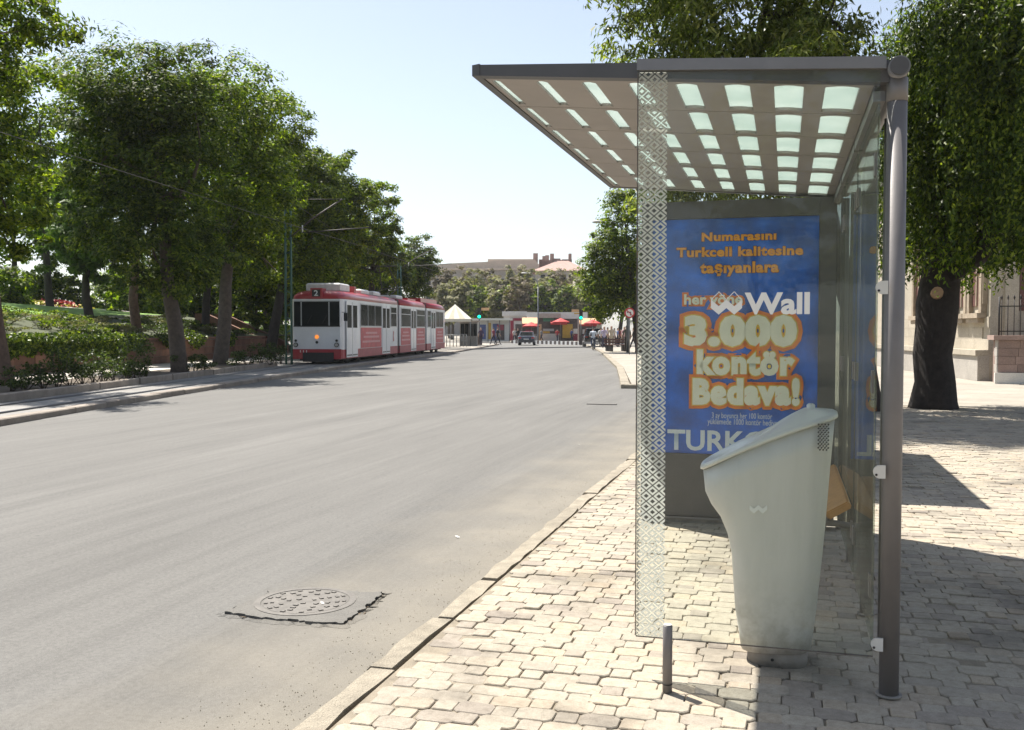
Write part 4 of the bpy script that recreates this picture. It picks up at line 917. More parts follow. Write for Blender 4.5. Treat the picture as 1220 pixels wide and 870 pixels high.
link_mesh('crown', leaf_mesh('crown', P, N, A, .10, .038, LEAF['weep']), wroot)
mb = MB(); T0 = .36
mb.tube([(0, 0, -.1), (0, 0, .12), (.02, 0, .5), (-.03, .02, 1.0), (.02, 0, 1.5), (.04, 0, 1.9), (.10, .02, 2.5), (.35, .06, 3.3)], [.48, .42, .36, .345, .36, .38, .34, .2], 14)
for k in range(11):
    w = 2 * math.pi * k / 11 + RNG.normal() * .2; e = Vector(wc) * .8 + Vector((1.4 * math.cos(w), 1.3 * math.sin(w), RNG.uniform(-.9, 1.4)))
    limb((.08, 0, 2.3), e, .16, .03, mb, .1)
mb.build('trunk', MAT['bark_k'], wroot)
sp = gnd(1112, 486); MB().tube([(-.02, -.34, 2.12), (-.02, -.44, 2.15)], [.11, .10], 12).build('sawn_stub', MAT['cut'], wroot)

# shrubs in the bed, creepers on the wall, plants on the slope
def shrub(label, p, r, h, n, leaf, L, W, group, name='shrub', flat=1.0):
    root = empty(name, p); tag(root, label, 'shrub', group)
    k = max(4, n // 40); c = RNG.normal(size=(k, 3)) * np.array([r * .5, r * .5, 0]); c[:, 2] = RNG.uniform(.25, 1, k) * h
    q = c[:, None, :] + rdir(k * 40).reshape(k, 40, 3) * RNG.uniform(0, 1, (k, 40, 1)) ** .5 * np.array([r * .38, r * .38, h * .22 * flat])
    q = q.reshape(-1, 3); q[:, 2] = np.maximum(q[:, 2], .02); nn = unit(RNG.normal(size=q.shape) * .7 + np.array([0, 0, .8]))
    link_mesh('foliage', leaf_mesh('foliage', q, nn, rdir(len(q)), L, W, LEAF[leaf]), root)
    mb = MB()
    for i in range(min(k, 7)): limb((c[i][0] * .15, c[i][1] * .15, -.03), c[i], .014, .005, mb, .06, 4, 5)
    mb.build('stems', MAT['bark'], root); return root
for i, (px, py, h) in enumerate([(12, 466, .45), (30, 464, .5), (52, 463, .55), (68, 461, .85), (84, 459, .6), (98, 458, .55), (112, 456, .6), (122, 455, .75), (136, 453, .5), (151, 452, .95), (163, 451, .5), (174, 449, 1.0), (232, 443, .5), (245, 442, .5), (284, 437, .5), (297, 436, .65), (311, 434.5, .8), (322, 434, .6), (334, 433, .65)]):
    lb = ORD[i] + ' low leafy shrub from the left in the kerbside bed' if px < 280 else ORD[i - 14] + ' bright low shrub from the left, just left of the tram front'
    shrub(lb, gnd(px, py, .11), .42, h, 420, 'shrub', .085, .05, 'shrubs in the kerbside bed' if px < 280 else 'shrubs left of the tram')
for i, s in enumerate((9.5, 11.2, 12.4, 13.5, 14.5, 15.6, 16.7, 17.9, 19.1, 20.4, 23.6, 26.5, 30.5)):
    p = st(s, 7.55, 1.12); root = empty('creeper', p); tag(root, ORD[i] + ' creeper from the left hanging over the brown retaining wall', 'creeper', 'creepers on the wall')
    m = 1300 if i < 10 else 600; w = RNG.uniform(.7, 1.2); dr = RNG.uniform(.5, 1.0)
    al = RNG.normal(size=m) * w * .45; dn = RNG.uniform(0, 1, m) ** 1.2 * dr * np.exp(-(al / w) ** 2)
    q = np.outer(al, RD.to_3d()) + np.outer(-.10 - RNG.uniform(0, .16, m) + np.where(dn < .12, RNG.uniform(0, .5, m), 0), np.array(RN.to_3d())) ; q[:, 2] = .14 - dn + RNG.normal(size=m) * .05
    nn = unit(np.array([.6, -.5, .5]) + RNG.normal(size=q.shape) * .5); ax = RNG.normal(size=q.shape) * .6; ax[:, 2] -= 1
    link_mesh('foliage', leaf_mesh('foliage', q, nn, unit(ax), .10, .075, LEAF['weep']), root)
srng = random.Random(8)
for i in range(120):
    s, t = srng.uniform(6, 36), srng.uniform(8.3, 12.4); p = st(s, t, hill(s, t))
    shrub('rough green ground plant on the slope above the wall', p, .7, srng.uniform(.15, .36), 380, srng.choice(['shrub', 'olive', 'elm']), .10, .055, 'plants on the slope', 'ground_plant')
for i, s in enumerate((41, 42.7, 44.5, 46.3, 48.1)):
    p = st(s, 8.6 + .2 * i, .5); shrub(ORD[i] + ' clipped bright hedge plant counted from the park steps', p, 1.0, 1.15, 900, 'bright', .12, .07, 'hedge by the steps', 'hedge_plant')
def flower_bed(name, label, s0, t0, a, b, mat, hgt):
    m = 900; s = s0 + RNG.normal(size=m) * a; t = t0 + RNG.normal(size=m) * b
    q = np.array([list(st(x, y, hill(x, y) + RNG.uniform(.1, hgt))) for x, y in zip(s, t)])
    o = link_mesh(name, leaf_mesh(name, q, unit(RNG.normal(size=q.shape) * .4 + np.array([.3, -.3, 1])), rdir(m), .16, .12, LEAF[mat])); tag(o, label, 'flowers', kind='stuff')
for nm, lb_, px, py, sa, sb, mt, hg in (('yellow_flowers', 'bed of yellow flowers on the lawn', 40, 352, 1.0, 1.1, 'yflower', .3), ('red_flowers', 'bed of red flowers beyond the lawn path', 70, 340, .35, .35, 'rflower', .45)):
    f_ = hill_hit(px, py); d = Vector((f_.x, f_.y)) - A0; flower_bed(nm, lb_, d.dot(RD), d.dot(RN), sa, sb, mt, hg)
# wooded rise behind the kiosks
frng = random.Random(12)
for i in range(34):
    px = 528 + (i % 17) * 11.2 + frng.uniform(-4, 4); zc = frng.uniform(146, 156) if i < 17 else frng.uniform(168, 185)
    top = frng.uniform(314, 326) if i >= 17 else frng.uniform(326, 344)
    rx = frng.uniform(11, 17); bot = 392; h = bot - top
    lf = frng.choice(['olive', 'olive', 'dry']) if i >= 17 else frng.choice(['olive', 'olive', 'dry', 'elm'])
    tree(ORD[i % 17] + (' tree from the left in the front row behind the kiosks' if i < 17 else ' tree from the left in the back row behind the kiosks'), basept(px, zc, -.09), [ell(px, top + h * .30, rx, h * .30, zc), ell(px + frng.uniform(-6, 6), top + h * .55, rx * 1.05, h * .33, zc)], 1500, lf, .62, .36, 'bark', .25, 'trees behind the kiosks', clump=.34, per=30, limbs=4)
# trees on the pavement behind the photographer, seen only mirrored in the glass
for i, (x, y, hgt) in enumerate(((1.5, -9, 7.5), (4.5, -14, 9), (-1.0, -20, 8.5), (8.5, -8, 8))):
    tree('pavement tree behind the photographer, mirrored in the shelter glass', (x, y, 0), [((x, y, hgt * .66), (2.6, 2.6, hgt * .33)), ((x + .6, y + .4, hgt * .48), (2.3, 2.3, hgt * .25))], 5000, 'elm', .28, .15, 'bark_d', .2, 'pavement trees behind the photographer', limbs=4)

# ------------------------------------------------------------------ tram
tram = empty('tram', TF + TL * 1.175, TA); tag(tram, 'white articulated tram with red roof and red advert panels on the left', 'tram')
HWD = 1.175
def sect(y0, y1, name, nose=False, tail=False):
    """one coach body: skirt, wall, rounded roof as one loft each"""
    def ring(y, k, zs):
        return [(-HWD * k, y, zs[0]), (-HWD * k, y, zs[1]), (HWD * k, y, zs[1]), (HWD * k, y, zs[0])]
    ys = [(y0, 1), (y1, 1)]
    if nose: ys = [(y0, .86), (y0 + .12, .93), (y0 + .5, .985), (y0 + 1.2, 1), (y1, 1)]
    if tail: ys = [(y0, 1), (y1 - 1.2, 1), (y1 - .4, .97), (y1, .88)]
    b = MB().rings([ring(y, k, (.62, 2.76)) for y, k in ys], smooth=False).build(name, MAT['tram_w'], tram)
    sk = MB().rings([ring(y, k * 1.004, (.24, .618)) for y, k in ys], smooth=False).build('skirt', MAT['tram_pk'], tram)
    def rring(y, k, f=1.0):
        n = 9; out = []
        for i in range(n + 1):
            w = math.pi * i / n; out.append((-HWD * 1.012 * k * math.copysign(abs(math.cos(w)) ** .62, math.cos(w)), y, 2.763 + .42 * f * math.sin(w) ** .75))
        return out
    rs = [rring(y, k, 1) for y, k in ys]
    if nose: rs = [rring(y0 + .015, .80, .35), rring(y0 + .14, .9, .72), rring(y0 + .5, .985, .93), rring(y0 + 1.2, 1, 1), rring(y1, 1, 1)]
    if tail: rs = [rring(y0, 1), rring(y1 - 1.0, 1), rring(y1 - .3, .95, .8), rring(y1, .86, .4)]
    MB().rings(rs, smooth=True).build('roof', MAT['tram_r'], tram)
    return b
A_ = sect(0, 9.95, 'front_coach', nose=True); B_ = sect(10.45, 17.25, 'middle_coach'); C_ = sect(17.7, 24.4, 'rear_coach', tail=True)
for y0, y1 in ((9.96, 10.44), (17.26, 17.69)): MB().bb(-1.12, 1.12, y0, y1, .4, 3.05).build('bellows', MAT['bellows'], tram)
SD = HWD + .004
def side_pane(y0, y1, z0=1.62, z1=2.62, bars=0, top=.0):
    w = MB().bb(SD, SD + .012, y0, y1, z0, z1).build('window', MAT['win'], tram)
    for z in (z0, z1): MB().bb(SD, SD + .022, y0 - .03, y1 + .03, z - .025, z + .025).build('frame', MAT['frame_l'], w)
    for k in range(bars + 2):
        y = y0 + (y1 - y0) * k / (bars + 1); MB().bb(SD + .0005, SD + .024, y - .022, y + .022, z0 + .026, z1 - .026).build('frame', MAT['frame_l'], w)
    if top: MB().bb(SD + .001, SD + .02, y0 + .03, y1 - .03, z1 - top - .02, z1 - top + .02).build('frame', MAT['frame_l'], w)
def door(y0, y1):
    ym = (y0 + y1) / 2
    for a, b in ((y0, ym - .012), (ym + .012, y1)):
        dr = MB().bb(SD, SD + .02, a, b, .28, 2.68).build('door', MAT['tram_w'], tram)
        MB().bb(SD + .0202, SD + .028, a + .10, b - .10, 1.55, 2.52).build('door_window', MAT['win'], dr)
        MB().bb(SD + .0202, SD + .026, a + .06, b - .06, .34, .40).build('kick_strip', MAT['steel_d'], dr)
    MB().bb(SD + .001, SD + .024, ym - .01, ym + .01, .3, 2.66).build('door_seal', MAT['black'], tram)
def advert(y0, y1):
    a = MB().bb(SD, SD + .008, y0, y1, .64, 1.56).build('advert_panel', MAT['tram_ad'], tram)
    for z, f in ((1.32, .55), (1.14, .75), (.92, .85)):
        c = (y0 + y1) / 2; h = (y1 - y0) * f / 2; MB().bb(SD + .0082, SD + .012, c - h, c + h, z - .045, z + .045).build('advert_print', MAT['advert_pale'], a)
door(.35, 2.1); side_pane(2.6, 6.45, bars=2); advert(2.65, 6.45); door(6.6, 8.2); side_pane(8.4, 9.65, top=.32)
side_pane(10.75, 13.1, top=.32); advert(10.7, 13.1); door(13.2, 14.55); side_pane(14.75, 17.05, top=.32); advert(14.7, 17.1)
side_pane(17.95, 18.9, top=.32); door(19.0, 20.4); side_pane(20.6, 23.1, bars=1); advert(20.6, 23.2)
for y in (9.0,): 
    MB().add([(SD + .006, y - .12, .85), (SD + .006, y + .14, .9), (SD + .006, y + .05, 1.15), (SD + .006, y + .12, 1.35), (SD + .006, y - .05, 1.42), (SD + .006, y - .1, 1.1)], [(0, 1, 2, 3, 4, 5)]).build('emblem', MAT['tram_r'], tram)
# front: windscreen of three panes, belt, bumper, lamps, route box
FWID = HWD * .86
ws = MB().bb(-FWID + .02, FWID - .02, -.014, -.002, 1.62, 2.66).build('windscreen', MAT['win'], tram)
for x in (-FWID + .34, .54): MB().bb(x - .022, x + .022, -.024, -.0142, 1.64, 2.64).build('screen_bar', MAT['frame_l'], ws)
for z in (1.61, 2.675): MB().bb(-FWID + .0, FWID - .0, -.022, -.002, z - .02, z + .02).build('screen_frame', MAT['black'] if z < 2 else MAT['frame_l'], ws)
for z0 in (1.75,):
    for x in (-.3, .35): MB().box((x, -.03, z0 + .16), (.02, .012, .42), ry=R(28)).build('wiper', MAT['black'], ws)
bp_ = MB().bb(-FWID - .04, FWID + .06, -.06, -.003, .22, .64).build('bumper', MAT['tram_r'], tram)
MB().bb(-.6, .75, -.075, -.0605, .10, .50).build('coupler_cover', MAT['dark'], bp_)
n_ = lettering('111', -.72, -.42, .50, .60, -.062, MAT['sign_w'], bp_, .01)
for x in (-.92, .86):
    hl = MB().tube([(x, -.04, .82), (x, -.002, .82)], .10, 18).build('headlight', MAT['black'], tram); MB().tube([(x, -.05, .82), (x, -.0405, .82)], .07, 16).build('lens', MAT['head'], hl)
    MB().tube([(x, -.03, 1.0), (x, -.002, 1.0)], .055, 14).build('indicator', MAT['black'], tram)
MB().tube([(0, -.03, 1.16), (0, -.002, 1.16)], .085, 16).build('centre_lamp', MAT['lamp_o'], tram); MB().tube([(0, -.02, .93), (0, -.002, .93)], .06, 14).build('badge', MAT['dark'], tram)
rb = MB().bb(-.24, .26, -.10, .5, 2.80, 3.22).build('route_box', MAT['tram_r'], tram); MB().bb(-.17, .19, -.108, -.1005, 2.86, 3.16).build('route_glass', MAT['black'], rb)
lettering('2', -.08, .10, 2.89, 3.13, -.111, MAT['sign_w'], rb, .02)
for x in (-1.28, 1.30): 
    mr_ = MB().tube([(x * .83, .05, 2.2), (x, -.12, 2.2)], .012, 6).build('mirror_arm', MAT['black'], tram); MB().box((x, -.14, 2.0), (.16, .05, .34)).build('mirror', MAT['black'], mr_)
for y0, y1, h in ((.9, 2.4, .28), (4.3, 5.8, .16), (6.6, 8.0, .16), (11.5, 13.0, .14)): MB().bevbox(-.75, .75, y0, y1, 3.16, 3.2 + h, .06).build('roof_box', MAT['roofbox'], tram)
MB().bb(.5, .8, 3.0, 3.3, 3.1, 3.42).build('roof_horn', MAT['tram_r'], tram)
MB().bb(-.6, .6, 15.0, 17.2, 3.17, 3.27).build('roof_rack', MAT['tram_r'], tram); MB().bb(-.7, .7, 18.2, 23.4, 3.13, 3.4).build('equipment_fairing', MAT['tram_r'], tram)
pg = MB()
for x in (-.45, .45):
    pg.tube([(x, 11.2, 3.3), (x, 13.2, 3.75), (x * .6, 11.8, 4.9)], .025, 6)
pg.tube([(-.7, 11.8, 4.92), (.7, 11.8, 4.92)], .03, 6); pg.tube([(-.5, 13.2, 3.75), (.5, 13.2, 3.75)], .02, 6)
pg.build('pantograph', MAT['wire'], tram)
MB().bb(-.85, .85, .3, 24.0, .16, .3).build('chassis', MAT['dark'], tram)
for y in (1.9, 3.7, 9.3, 11.1, 16.6, 18.4, 21.3, 22.9):
    for x in (-.75, .75): MB().tube([(x - .06, y, .33), (x + .06, y, .33)], .33, 18).build('wheel', MAT['dark'], tram)

# overhead line: masts, brackets, wires
def mast(label, base, h, arm, lattice=True):
    root = empty('catenary_mast', base); tag(root, label, 'mast', 'tram line masts')
    for x in (-.13, .13): MB().tube([(x, 0, 0), (x, 0, h)], .05, 8).build('chord', MAT['mast'], root)
    m = MB()
    for k in range(int(h / .55)): m.box((0, 0, .3 + .55 * k), (.28, .02, .05), ry=R(25 if k % 2 else -25))
    m.build('lacing', MAT['mast'], root)
    a = arm; br = MB().tube([(0, 0, h - 2.1), (a * .45, -.1, h - 1.3), (a, -.2, h - .55)], .032, 6).build('strut', MAT['wire'], root)
    MB().tube([(0, 0, h - .45), (a, -.2, h - .55)], .014, 6).build('stay', MAT['wire'], br)
    MB().tube([(a * .28, -.1, h - 1.85), (a * 1.5, -.3, h - 1.75)], .025, 6).build('pull_off_arm', MAT['wire'], br)
    MB().tube([(a * .28, -.1, h - 1.85), (a * .28, -.1, h - 1.55)], .03, 6).build('insulator', MAT['sign_w'], br)
    return root
m1 = at(344, 40.6, z=0); m1t = 1.46 + (393 - 226) / FPX * 40.6
mast('green lattice mast of the tram line left of the tram', m1, m1t, 2.6)
m2 = at(476, 74, z=0); mast('farther green lattice mast of the tram line behind the tram', m2, 1.46 + (393 - 289) / FPX * 74, 2.9)
ctr = tc0
wires = []
pA, pB, pC = ctr - TD * 26 + Vector((0, 0, 5.55)), ctr + TD * 6 + Vector((0, 0, 5.6)), ctr + TD * 36 + Vector((0, 0, 5.6))
for nm, lb, a, b, sag in (('contact_wire', 'thin contact wire above the tram track', pA, pB, .05), ('contact_wire', 'thin contact wire running on beyond the tram', pB, pC, .05), ('feeder_wire', 'thin feeder wire between the two green masts', Vector(m1) + Vector((0, 0, m1t - .4)), Vector(m2) + Vector((0, 0, 7.2)), .5),
                          ('span_wire', 'slack wire from the far mast across the road', Vector(m2) + Vector((0, 0, 7.0)), at(640, 118, z=7.5), .8)):
    pts = [a.lerp(b, k / 12) - Vector((0, 0, sag * 4 * (k / 12) * (1 - k / 12))) for k in range(13)]
    o = MB().tube(pts, .009, 5).build(nm, MAT['wire']); tag(o, lb, 'wire')

# ------------------------------------------------------------------ right building with railed stair wing
bo0 = gnd(1187, 456); bo1 = gnd(1125, 447); fd = Vector((bo1.x - bo0.x, bo1.y - bo0.y, 0)).normalized(); fn = Vector((fd.y, -fd.x, 0))     # along the facade, and into the building
if fn.x < 0: fn = -fn
org = Vector((bo0.x, bo0.y, 0)) + fd * 0.9
bld = empty('stone_building', org); tag(bld, 'cream stone building with carved windows behind the weeping tree', 'building')
def slab(a0, a1, d0, d1, z0, z1, name, mat, parent): return MB().prism([(a0, d0), (a1, d0), (a1, d1), (a0, d1)], (0, 0, z0), fd, fn, (0, 0, z1 - z0)).build(name, MAT[mat], parent)
slab(0, 17, .12, 8, 0, 8.2, 'wall', 'bstone', bld)
slab(0, 17, -.20, .119, 0, .72, 'plinth', 'bplinth', bld)
for k in range(13):
    slab(k * 1.3 + .005, (k + 1) * 1.3 - .005, -.26, .118, .722, .88, 'ledge_stone', 'bstone', bld)
for r in range(4):
    for k in range(12): slab(.0 + k * 1.15 + (.5 if r % 2 else 0) + .004, .0 + (k + 1) * 1.15 + (.5 if r % 2 else 0) - .004, .085, .119, .883 + r * .32, .883 + (r + 1) * .32 - .005, 'ashlar', 'bstone', bld)
slab(-.3, 17.1, -.3, 8.2, 8.2, 8.55, 'cornice', 'bwhite', bld)
for a in (.85, 2.15, 5.2, 6.6, 9.5):
    w = slab(a - .40, a + .40, .04, .118, 2.15, 4.3, 'window', 'shutter', bld)
    for sgn in (-1, 1):
        slab(a + sgn * .50 - .10, a + sgn * .50 + .10, -.05, .117, 1.95, 4.4, 'jamb', 'carve', w)
        for q in (.62,): slab(a + sgn * q - .03, a + sgn * q + .03, -.02, .116, 2.2, 4.3, 'rib', 'carve', w)
    slab(a - .62, a + .62, -.16, .115, 1.80, 1.945, 'sill', 'carve', w); slab(a - .03, a + .03, .01, .0395, 2.15, 4.3, 'mullion', 'carve', w)
    slab(a - .5, a + .5, -.10, .114, 1.66, 1.795, 'corbel', 'carve', w)
slab(-.03, -.001, .9, 2.2, 2.0, 4.4, 'front_window', 'shutter', bld); slab(-.22, -.002, 2.4, 2.8, 1.3, 8.1, 'pilaster', 'bwhite', bld); slab(-.08, -.0025, .5, .86, 1.3, 8.1, 'pilaster', 'bstone', bld)
# stair wing with pedestal and railing
sp0 = gnd(1187, 457); wing = empty('stair_wing', (sp0.x, sp0.y, 0)); tag(wing, 'brown ashlar stair pedestal with white base and iron railing at the right edge', 'stair wall')
WX = 5.0
MB().bb(.05, WX, .02, .75, 0, 1.18).build('core', MAT['bbrown'], wing)
zr = [.30, .52, .74, .96, 1.18]
for r in range(4):
    x = .03
    while x < 2.6:
        w = random.uniform(.42, .62); MB().bb(x + .004, x + w - .004, -.02, .0195, zr[r] + .004, zr[r + 1] - .004).build('ashlar', MAT['bbrown'], wing); x += w
    q = .22 if r % 2 else .34
    MB().bb(-.005, .0295, -.02, q, zr[r] + .004, zr[r + 1] - .004).build('quoin', MAT['bplinth'], wing)
MB().bb(-.06, 2.6, -.10, .0, .0, .296).build('base_block', MAT['bwhite'], wing)
MB().bb(-.10, WX + .1, -.10, .80, 1.184, 1.31).build('coping', MAT['bbrown'], wing)
for k in range(13):
    x = .12 + k * .155; b = MB().tube([(x, .1, 1.305), (x, .1, 2.28)], .011, 6).build('baluster', MAT['iron'], wing)
    MB().tube([(x, .1, 2.28), (x, .1, 2.33), (x, .1, 2.42)], [.012, .026, .002], 6).build('spike', MAT['iron'], b)
for z in (1.42, 2.1): MB().bb(.05, 2.2, .085, .115, z - .015, z + .015).build('rail', MAT['iron'], wing)
MB().tube([(.06, .1, 1.305), (.06, .1, 2.36)], .024, 8).build('end_post', MAT['iron'], wing)

# ------------------------------------------------------------------ far buildings
def place(px, zc): return at(px, zc, z=0)
def faraxes(px, zc): 
    return CX, SX
def fbox(root, x0, x1, d0, d1, z0, z1, name, mat): return MB().bb(x0, x1, d0, d1, z0, z1).build(name, MAT[mat], root)
lb = empty('long_grey_building', place(575, 245), YAW); tag(lb, 'long low grey building with pale flat roof above the far trees', 'building')
k = 245 / FPX
W0, W1 = (505 - 575) * k, (642 - 575) * k; ht = 1.46 + (393 - 322) * k
fbox(lb, W0, W1, 0, 14, 0, ht, 'wall', 'fargrey'); fbox(lb, W0 - .6, W1 + .6, -.8, 15, ht, ht + .5, 'eaves', 'farroof')
MB().prism([(W0 - .6, ht + .502), (W1 + .6, ht + .502), (W1 - 1, ht + 2.6), (W0 + 6, ht + 1.6)], (0, -.4, 0), (1, 0, 0), (0, 0, 1), (0, 14, 0)).build('roof', MAT['farroof'], lb)
for i in range(14):
    for z in (ht - 3.0, ht - 6.6): 
        x = W0 + 1.2 + i * (W1 - W0 - 2.4) / 13; w = fbox(lb, x - .55, x + .55, -.06, -.002, z - .8, z + .8, 'window', 'win'); MB().bb(x - .7, x + .7, -.14, -.061, z - 1.0, z - .82).build('sill', MAT['farroof'], w)
fbox(lb, W1 - 13, W1 - .5, 2, 9, ht + 1.8, ht + 2.9, 'roof_house', 'farroof'); fbox(lb, W1 - 1.4, W1 - .2, 2, 3.5, ht + 2.0, ht + 4.4, 'chimney', 'chim')
rbld = empty('red_roofed_house', place(668, 225), YAW); tag(rbld, 'large house with red tiled hip roof and brick chimneys above the far trees', 'house')
k = 225 / FPX; W0, W1 = -29 * k, 28 * k; ht = 1.46 + (393 - 323) * k; tp = 1.46 + (393 - 307) * k
fbox(rbld, W0, W1, 0, 14, 0, ht, 'wall', 'fargrey')
rf = MB().add([(W0 - 1, -1, ht), (W1 + 1, -1, ht), (W1 + 1, 15, ht), (W0 - 1, 15, ht), (W0 + 6, 7, tp), (W1 - 4, 7, tp)], [(0, 1, 5, 4), (1, 2, 5), (2, 3, 4, 5), (3, 0, 4), (3, 2, 1, 0)]).build('roof', MAT['redroof'], rbld)
for px, py, wd in ((645, 307, .8), (649, 303, .7), (653, 302, .9), (659, 300, .9), (650, 308, 2.6), (664, 306, 2.0), (672, 308, 2.2), (681, 300, .7), (677, 307, 2.4)):
    x = (px - 668) * k; z = 1.46 + (393 - py) * k; MB().bb(x - wd / 2, x + wd / 2, 6.2, 8.0, ht + 1, z).build('chimney', MAT['chim'], rf)
for i in range(6):
    x = W0 + 1.5 + i * (W1 - W0 - 3) / 5; w = fbox(rbld, x - .5, x + .5, -.06, -.002, ht - 2.6, ht - .9, 'window', 'win'); MB().bb(x - .7, x + .7, -.14, -.061, ht - 2.85, ht - 2.62).build('sill', MAT['bwhite'], w)
sh = empty('shop_house', place(694, 160), YAW); tag(sh, 'pale house front with shop signs between the far trees and the right tree', 'house'); k = 160 / FPX
fbox(sh, -1.2, 3.2, 0, 8, 0, 1.46 + (393 - 333) * k, 'wall', 'bstone')
for z in (3.4, 5.6): fbox(sh, -.9, -.1, -.08, -.002, z, z + 1.3, 'window', 'win'); fbox(sh, .7, 1.6, -.08, -.002, z, z + 1.3, 'window', 'win')
fbox(sh, -1.1, 1.6, -.25, -.1, 2.4, 3.1, 'sign_board', 'kblue'); fbox(sh, -1.1, 1.6, -.25, -.1, 4.75, 5.3, 'sign_board', 'kwhite')

# ------------------------------------------------------------------ kiosks on the far square
KZ = 126; kk = KZ / FPX
def kiosk(name, label, px0, px1, z1, wall, parts, zc=KZ):
    k = zc / FPX; c = (px0 + px1) / 2; root = empty(name, place(c, zc), YAW); tag(root, label, 'kiosk'); w = (px1 - px0) * k / 2
    fbox(root, -w, w, 0, 3, 0, z1, 'wall', wall)
    for nm, a, b, z0, zz, d, m in parts: fbox(root, (a - c) * k, (b - c) * k, -d, -.003, z0, zz, nm, m)
    return root, w, k, c
def awning(root, x0, x1, z0, z1, d, ma, mb_):
    n = max(3, int((x1 - x0) / .35)); 
    for i in range(n):
        a = x0 + (x1 - x0) * i / n; b = x0 + (x1 - x0) * (i + 1) / n
        MB().add([(a, -.02, z1), (b, -.02, z1), (b, -d, z0 + .22), (a, -d, z0 + .22), (a, -.02, z1 - .04), (b, -.02, z1 - .04), (b, -d, z0 + .18), (a, -d, z0 + .18)], [(0, 1, 2, 3), (7, 6, 5, 4), (0, 4, 5, 1), (3, 2, 6, 7), (0, 3, 7, 4), (1, 5, 6, 2)]).build('awning_strip', MAT[ma], root)
    MB().bb(x0, x1, -d - .03, -d, z0, z0 + .24).build('valance', MAT[mb_], root)
r_, w, k, c = kiosk('station_canopy', 'pale flat roofed tram stop canopy left of the dark car', 568, 607, 2.6, 'kwhite', [('opening', 571, 579, .3, 2.1, .03, 'kblue'), ('opening', 581, 585, .3, 2.3, .03, 'kyellow'), ('opening', 587, 594, .2, 2.2, .03, 'kblue'), ('opening', 596, 601, .2, 2.1, .03, 'kdark'), ('sign', 592, 600, 1.4, 2.1, .05, 'kred')], 118)
fbox(r_, -w - .5, w + .4, -1.0, 3.2, 2.602, 2.85, 'roof', 'tent'); 
for x in (-w, -w * .3, w * .4, w): MB().tube([(x, -.85, 0), (x, -.85, 2.6)], .05, 8).build('post', MAT['pole'], r_)
r_, w, k, c = kiosk('red_framed_kiosk', 'white kiosk with dark red frame beside the station canopy', 600, 626, 3.3, 'kwhite', [('red_frame', 608, 612, 0, 3.0, .12, 'kred'), ('red_frame', 612.2, 624, 2.65, 3.0, .12, 'kred'), ('counter', 602, 607.8, 0, .9, .1, 'kred'), ('opening', 614, 622, .2, 2.2, .03, 'kdark')], 128)
fbox(r_, -w - .2, w + .2, -.3, 3.2, 3.302, 3.9, 'sign_board', 'kwhite')
r_, w, k, c = kiosk('striped_awning_kiosk', 'kiosk with orange and cream awning right of the dark car', 622, 641, 3.0, 'kdark', [('counter', 623, 640, 0, .9, .1, 'kwhite'), ('goods', 626, 634, .95, 1.5, .08, 'kred'), ('sign', 629, 632, 1.9, 2.6, .1, 'sign_w')], 122)
awning(r_, -w, w, 2.0, 3.0, 1.2, 'awn_o', 'awn_r')
r_, w, k, c = kiosk('snack_stand', 'snack stand with red umbrella awnings and grey counter in the middle of the square', 641, 668, 3.0, 'kdark', [('counter', 643, 666, 0, .95, .1, 'kwhite'), ('shelf', 647, 660, 1.3, 1.6, .1, 'frame_l'), ('green_board', 647, 660, 2.55, 3.0, .06, 'kgreen'), ('goods', 645, 655, 1.0, 1.28, .08, 'kyellow')])
awning(r_, (655.5 - c) * k, (675 - c) * k, 2.1, 2.7, 1.3, 'awn_r', 'awn_r'); fbox(r_, -w, w, -.4, 3.1, 3.002, 3.6, 'roof', 'farroof'); fbox(r_, (641 - c) * k, (645 - c) * k, -.8, -.5, 0, 2.2, 'menu_post', 'awn_o')
r_, w, k, c = kiosk('yellow_sided_kiosk', 'kiosk with a yellow side panel left of the traffic light', 668, 690, 2.9, 'kdark', [('yellow_panel', 670, 682, .4, 2.2, .4, 'kyellow'), ('counter', 683, 689, 0, .9, .1, 'kred'), ('goods', 683, 688, .95, 1.6, .1, 'kwhite')])
fbox(r_, -w, w, -.4, 3.1, 2.902, 3.5, 'roof', 'kwhite')
r_, w, k, c = kiosk('red_awning_kiosk', 'kiosk with red and orange awning behind the parked dark car', 690, 710, 2.9, 'kdark', [('counter', 691, 709, 0, .9, .1, 'kred'), ('goods', 694, 706, .95, 1.5, .1, 'kwhite')], 120)
awning(r_, -w, w, 1.9, 2.9, 1.2, 'awn_o', 'awn_r')
r_, w, k, c = kiosk('back_kiosk', 'long pale kiosk roof line behind the snack stands', 628, 700, 3.9, 'kwhite', [('green_sign', 646, 662, 3.0, 3.7, .1, 'kgreen'), ('orange_sign', 684, 692, 3.0, 3.8, .1, 'kyellow')], 134)
for i, (px, zc, h) in enumerate(((668, 119, 2.9), (633, 118, 2.4), (706, 116, 2.7))):
    u = empty('red_parasol', place(px, zc)); tag(u, ['red parasol over the snack stand', 'small red parasol beside the striped awning', 'red parasol behind the parked dark car'][i], 'parasol', 'red parasols on the square')
    MB().tube([(0, 0, 0), (0, 0, h)], .03, 8).build('pole', MAT['pole'], u)
    ring = [(1.1 * math.cos(w_ * math.pi / 4), 1.1 * math.sin(w_ * math.pi / 4), h - .45) for w_ in range(8)]
    MB().add(ring + [(0, 0, h + .02)] + [(x, y, z - .16) for x, y, z in ring], [(j, (j + 1) % 8, 8) for j in range(8)] + [(j, 9 + j, 9 + (j + 1) % 8, (j + 1) % 8) for j in range(8)]).build('canopy', MAT['awn_r'], u)
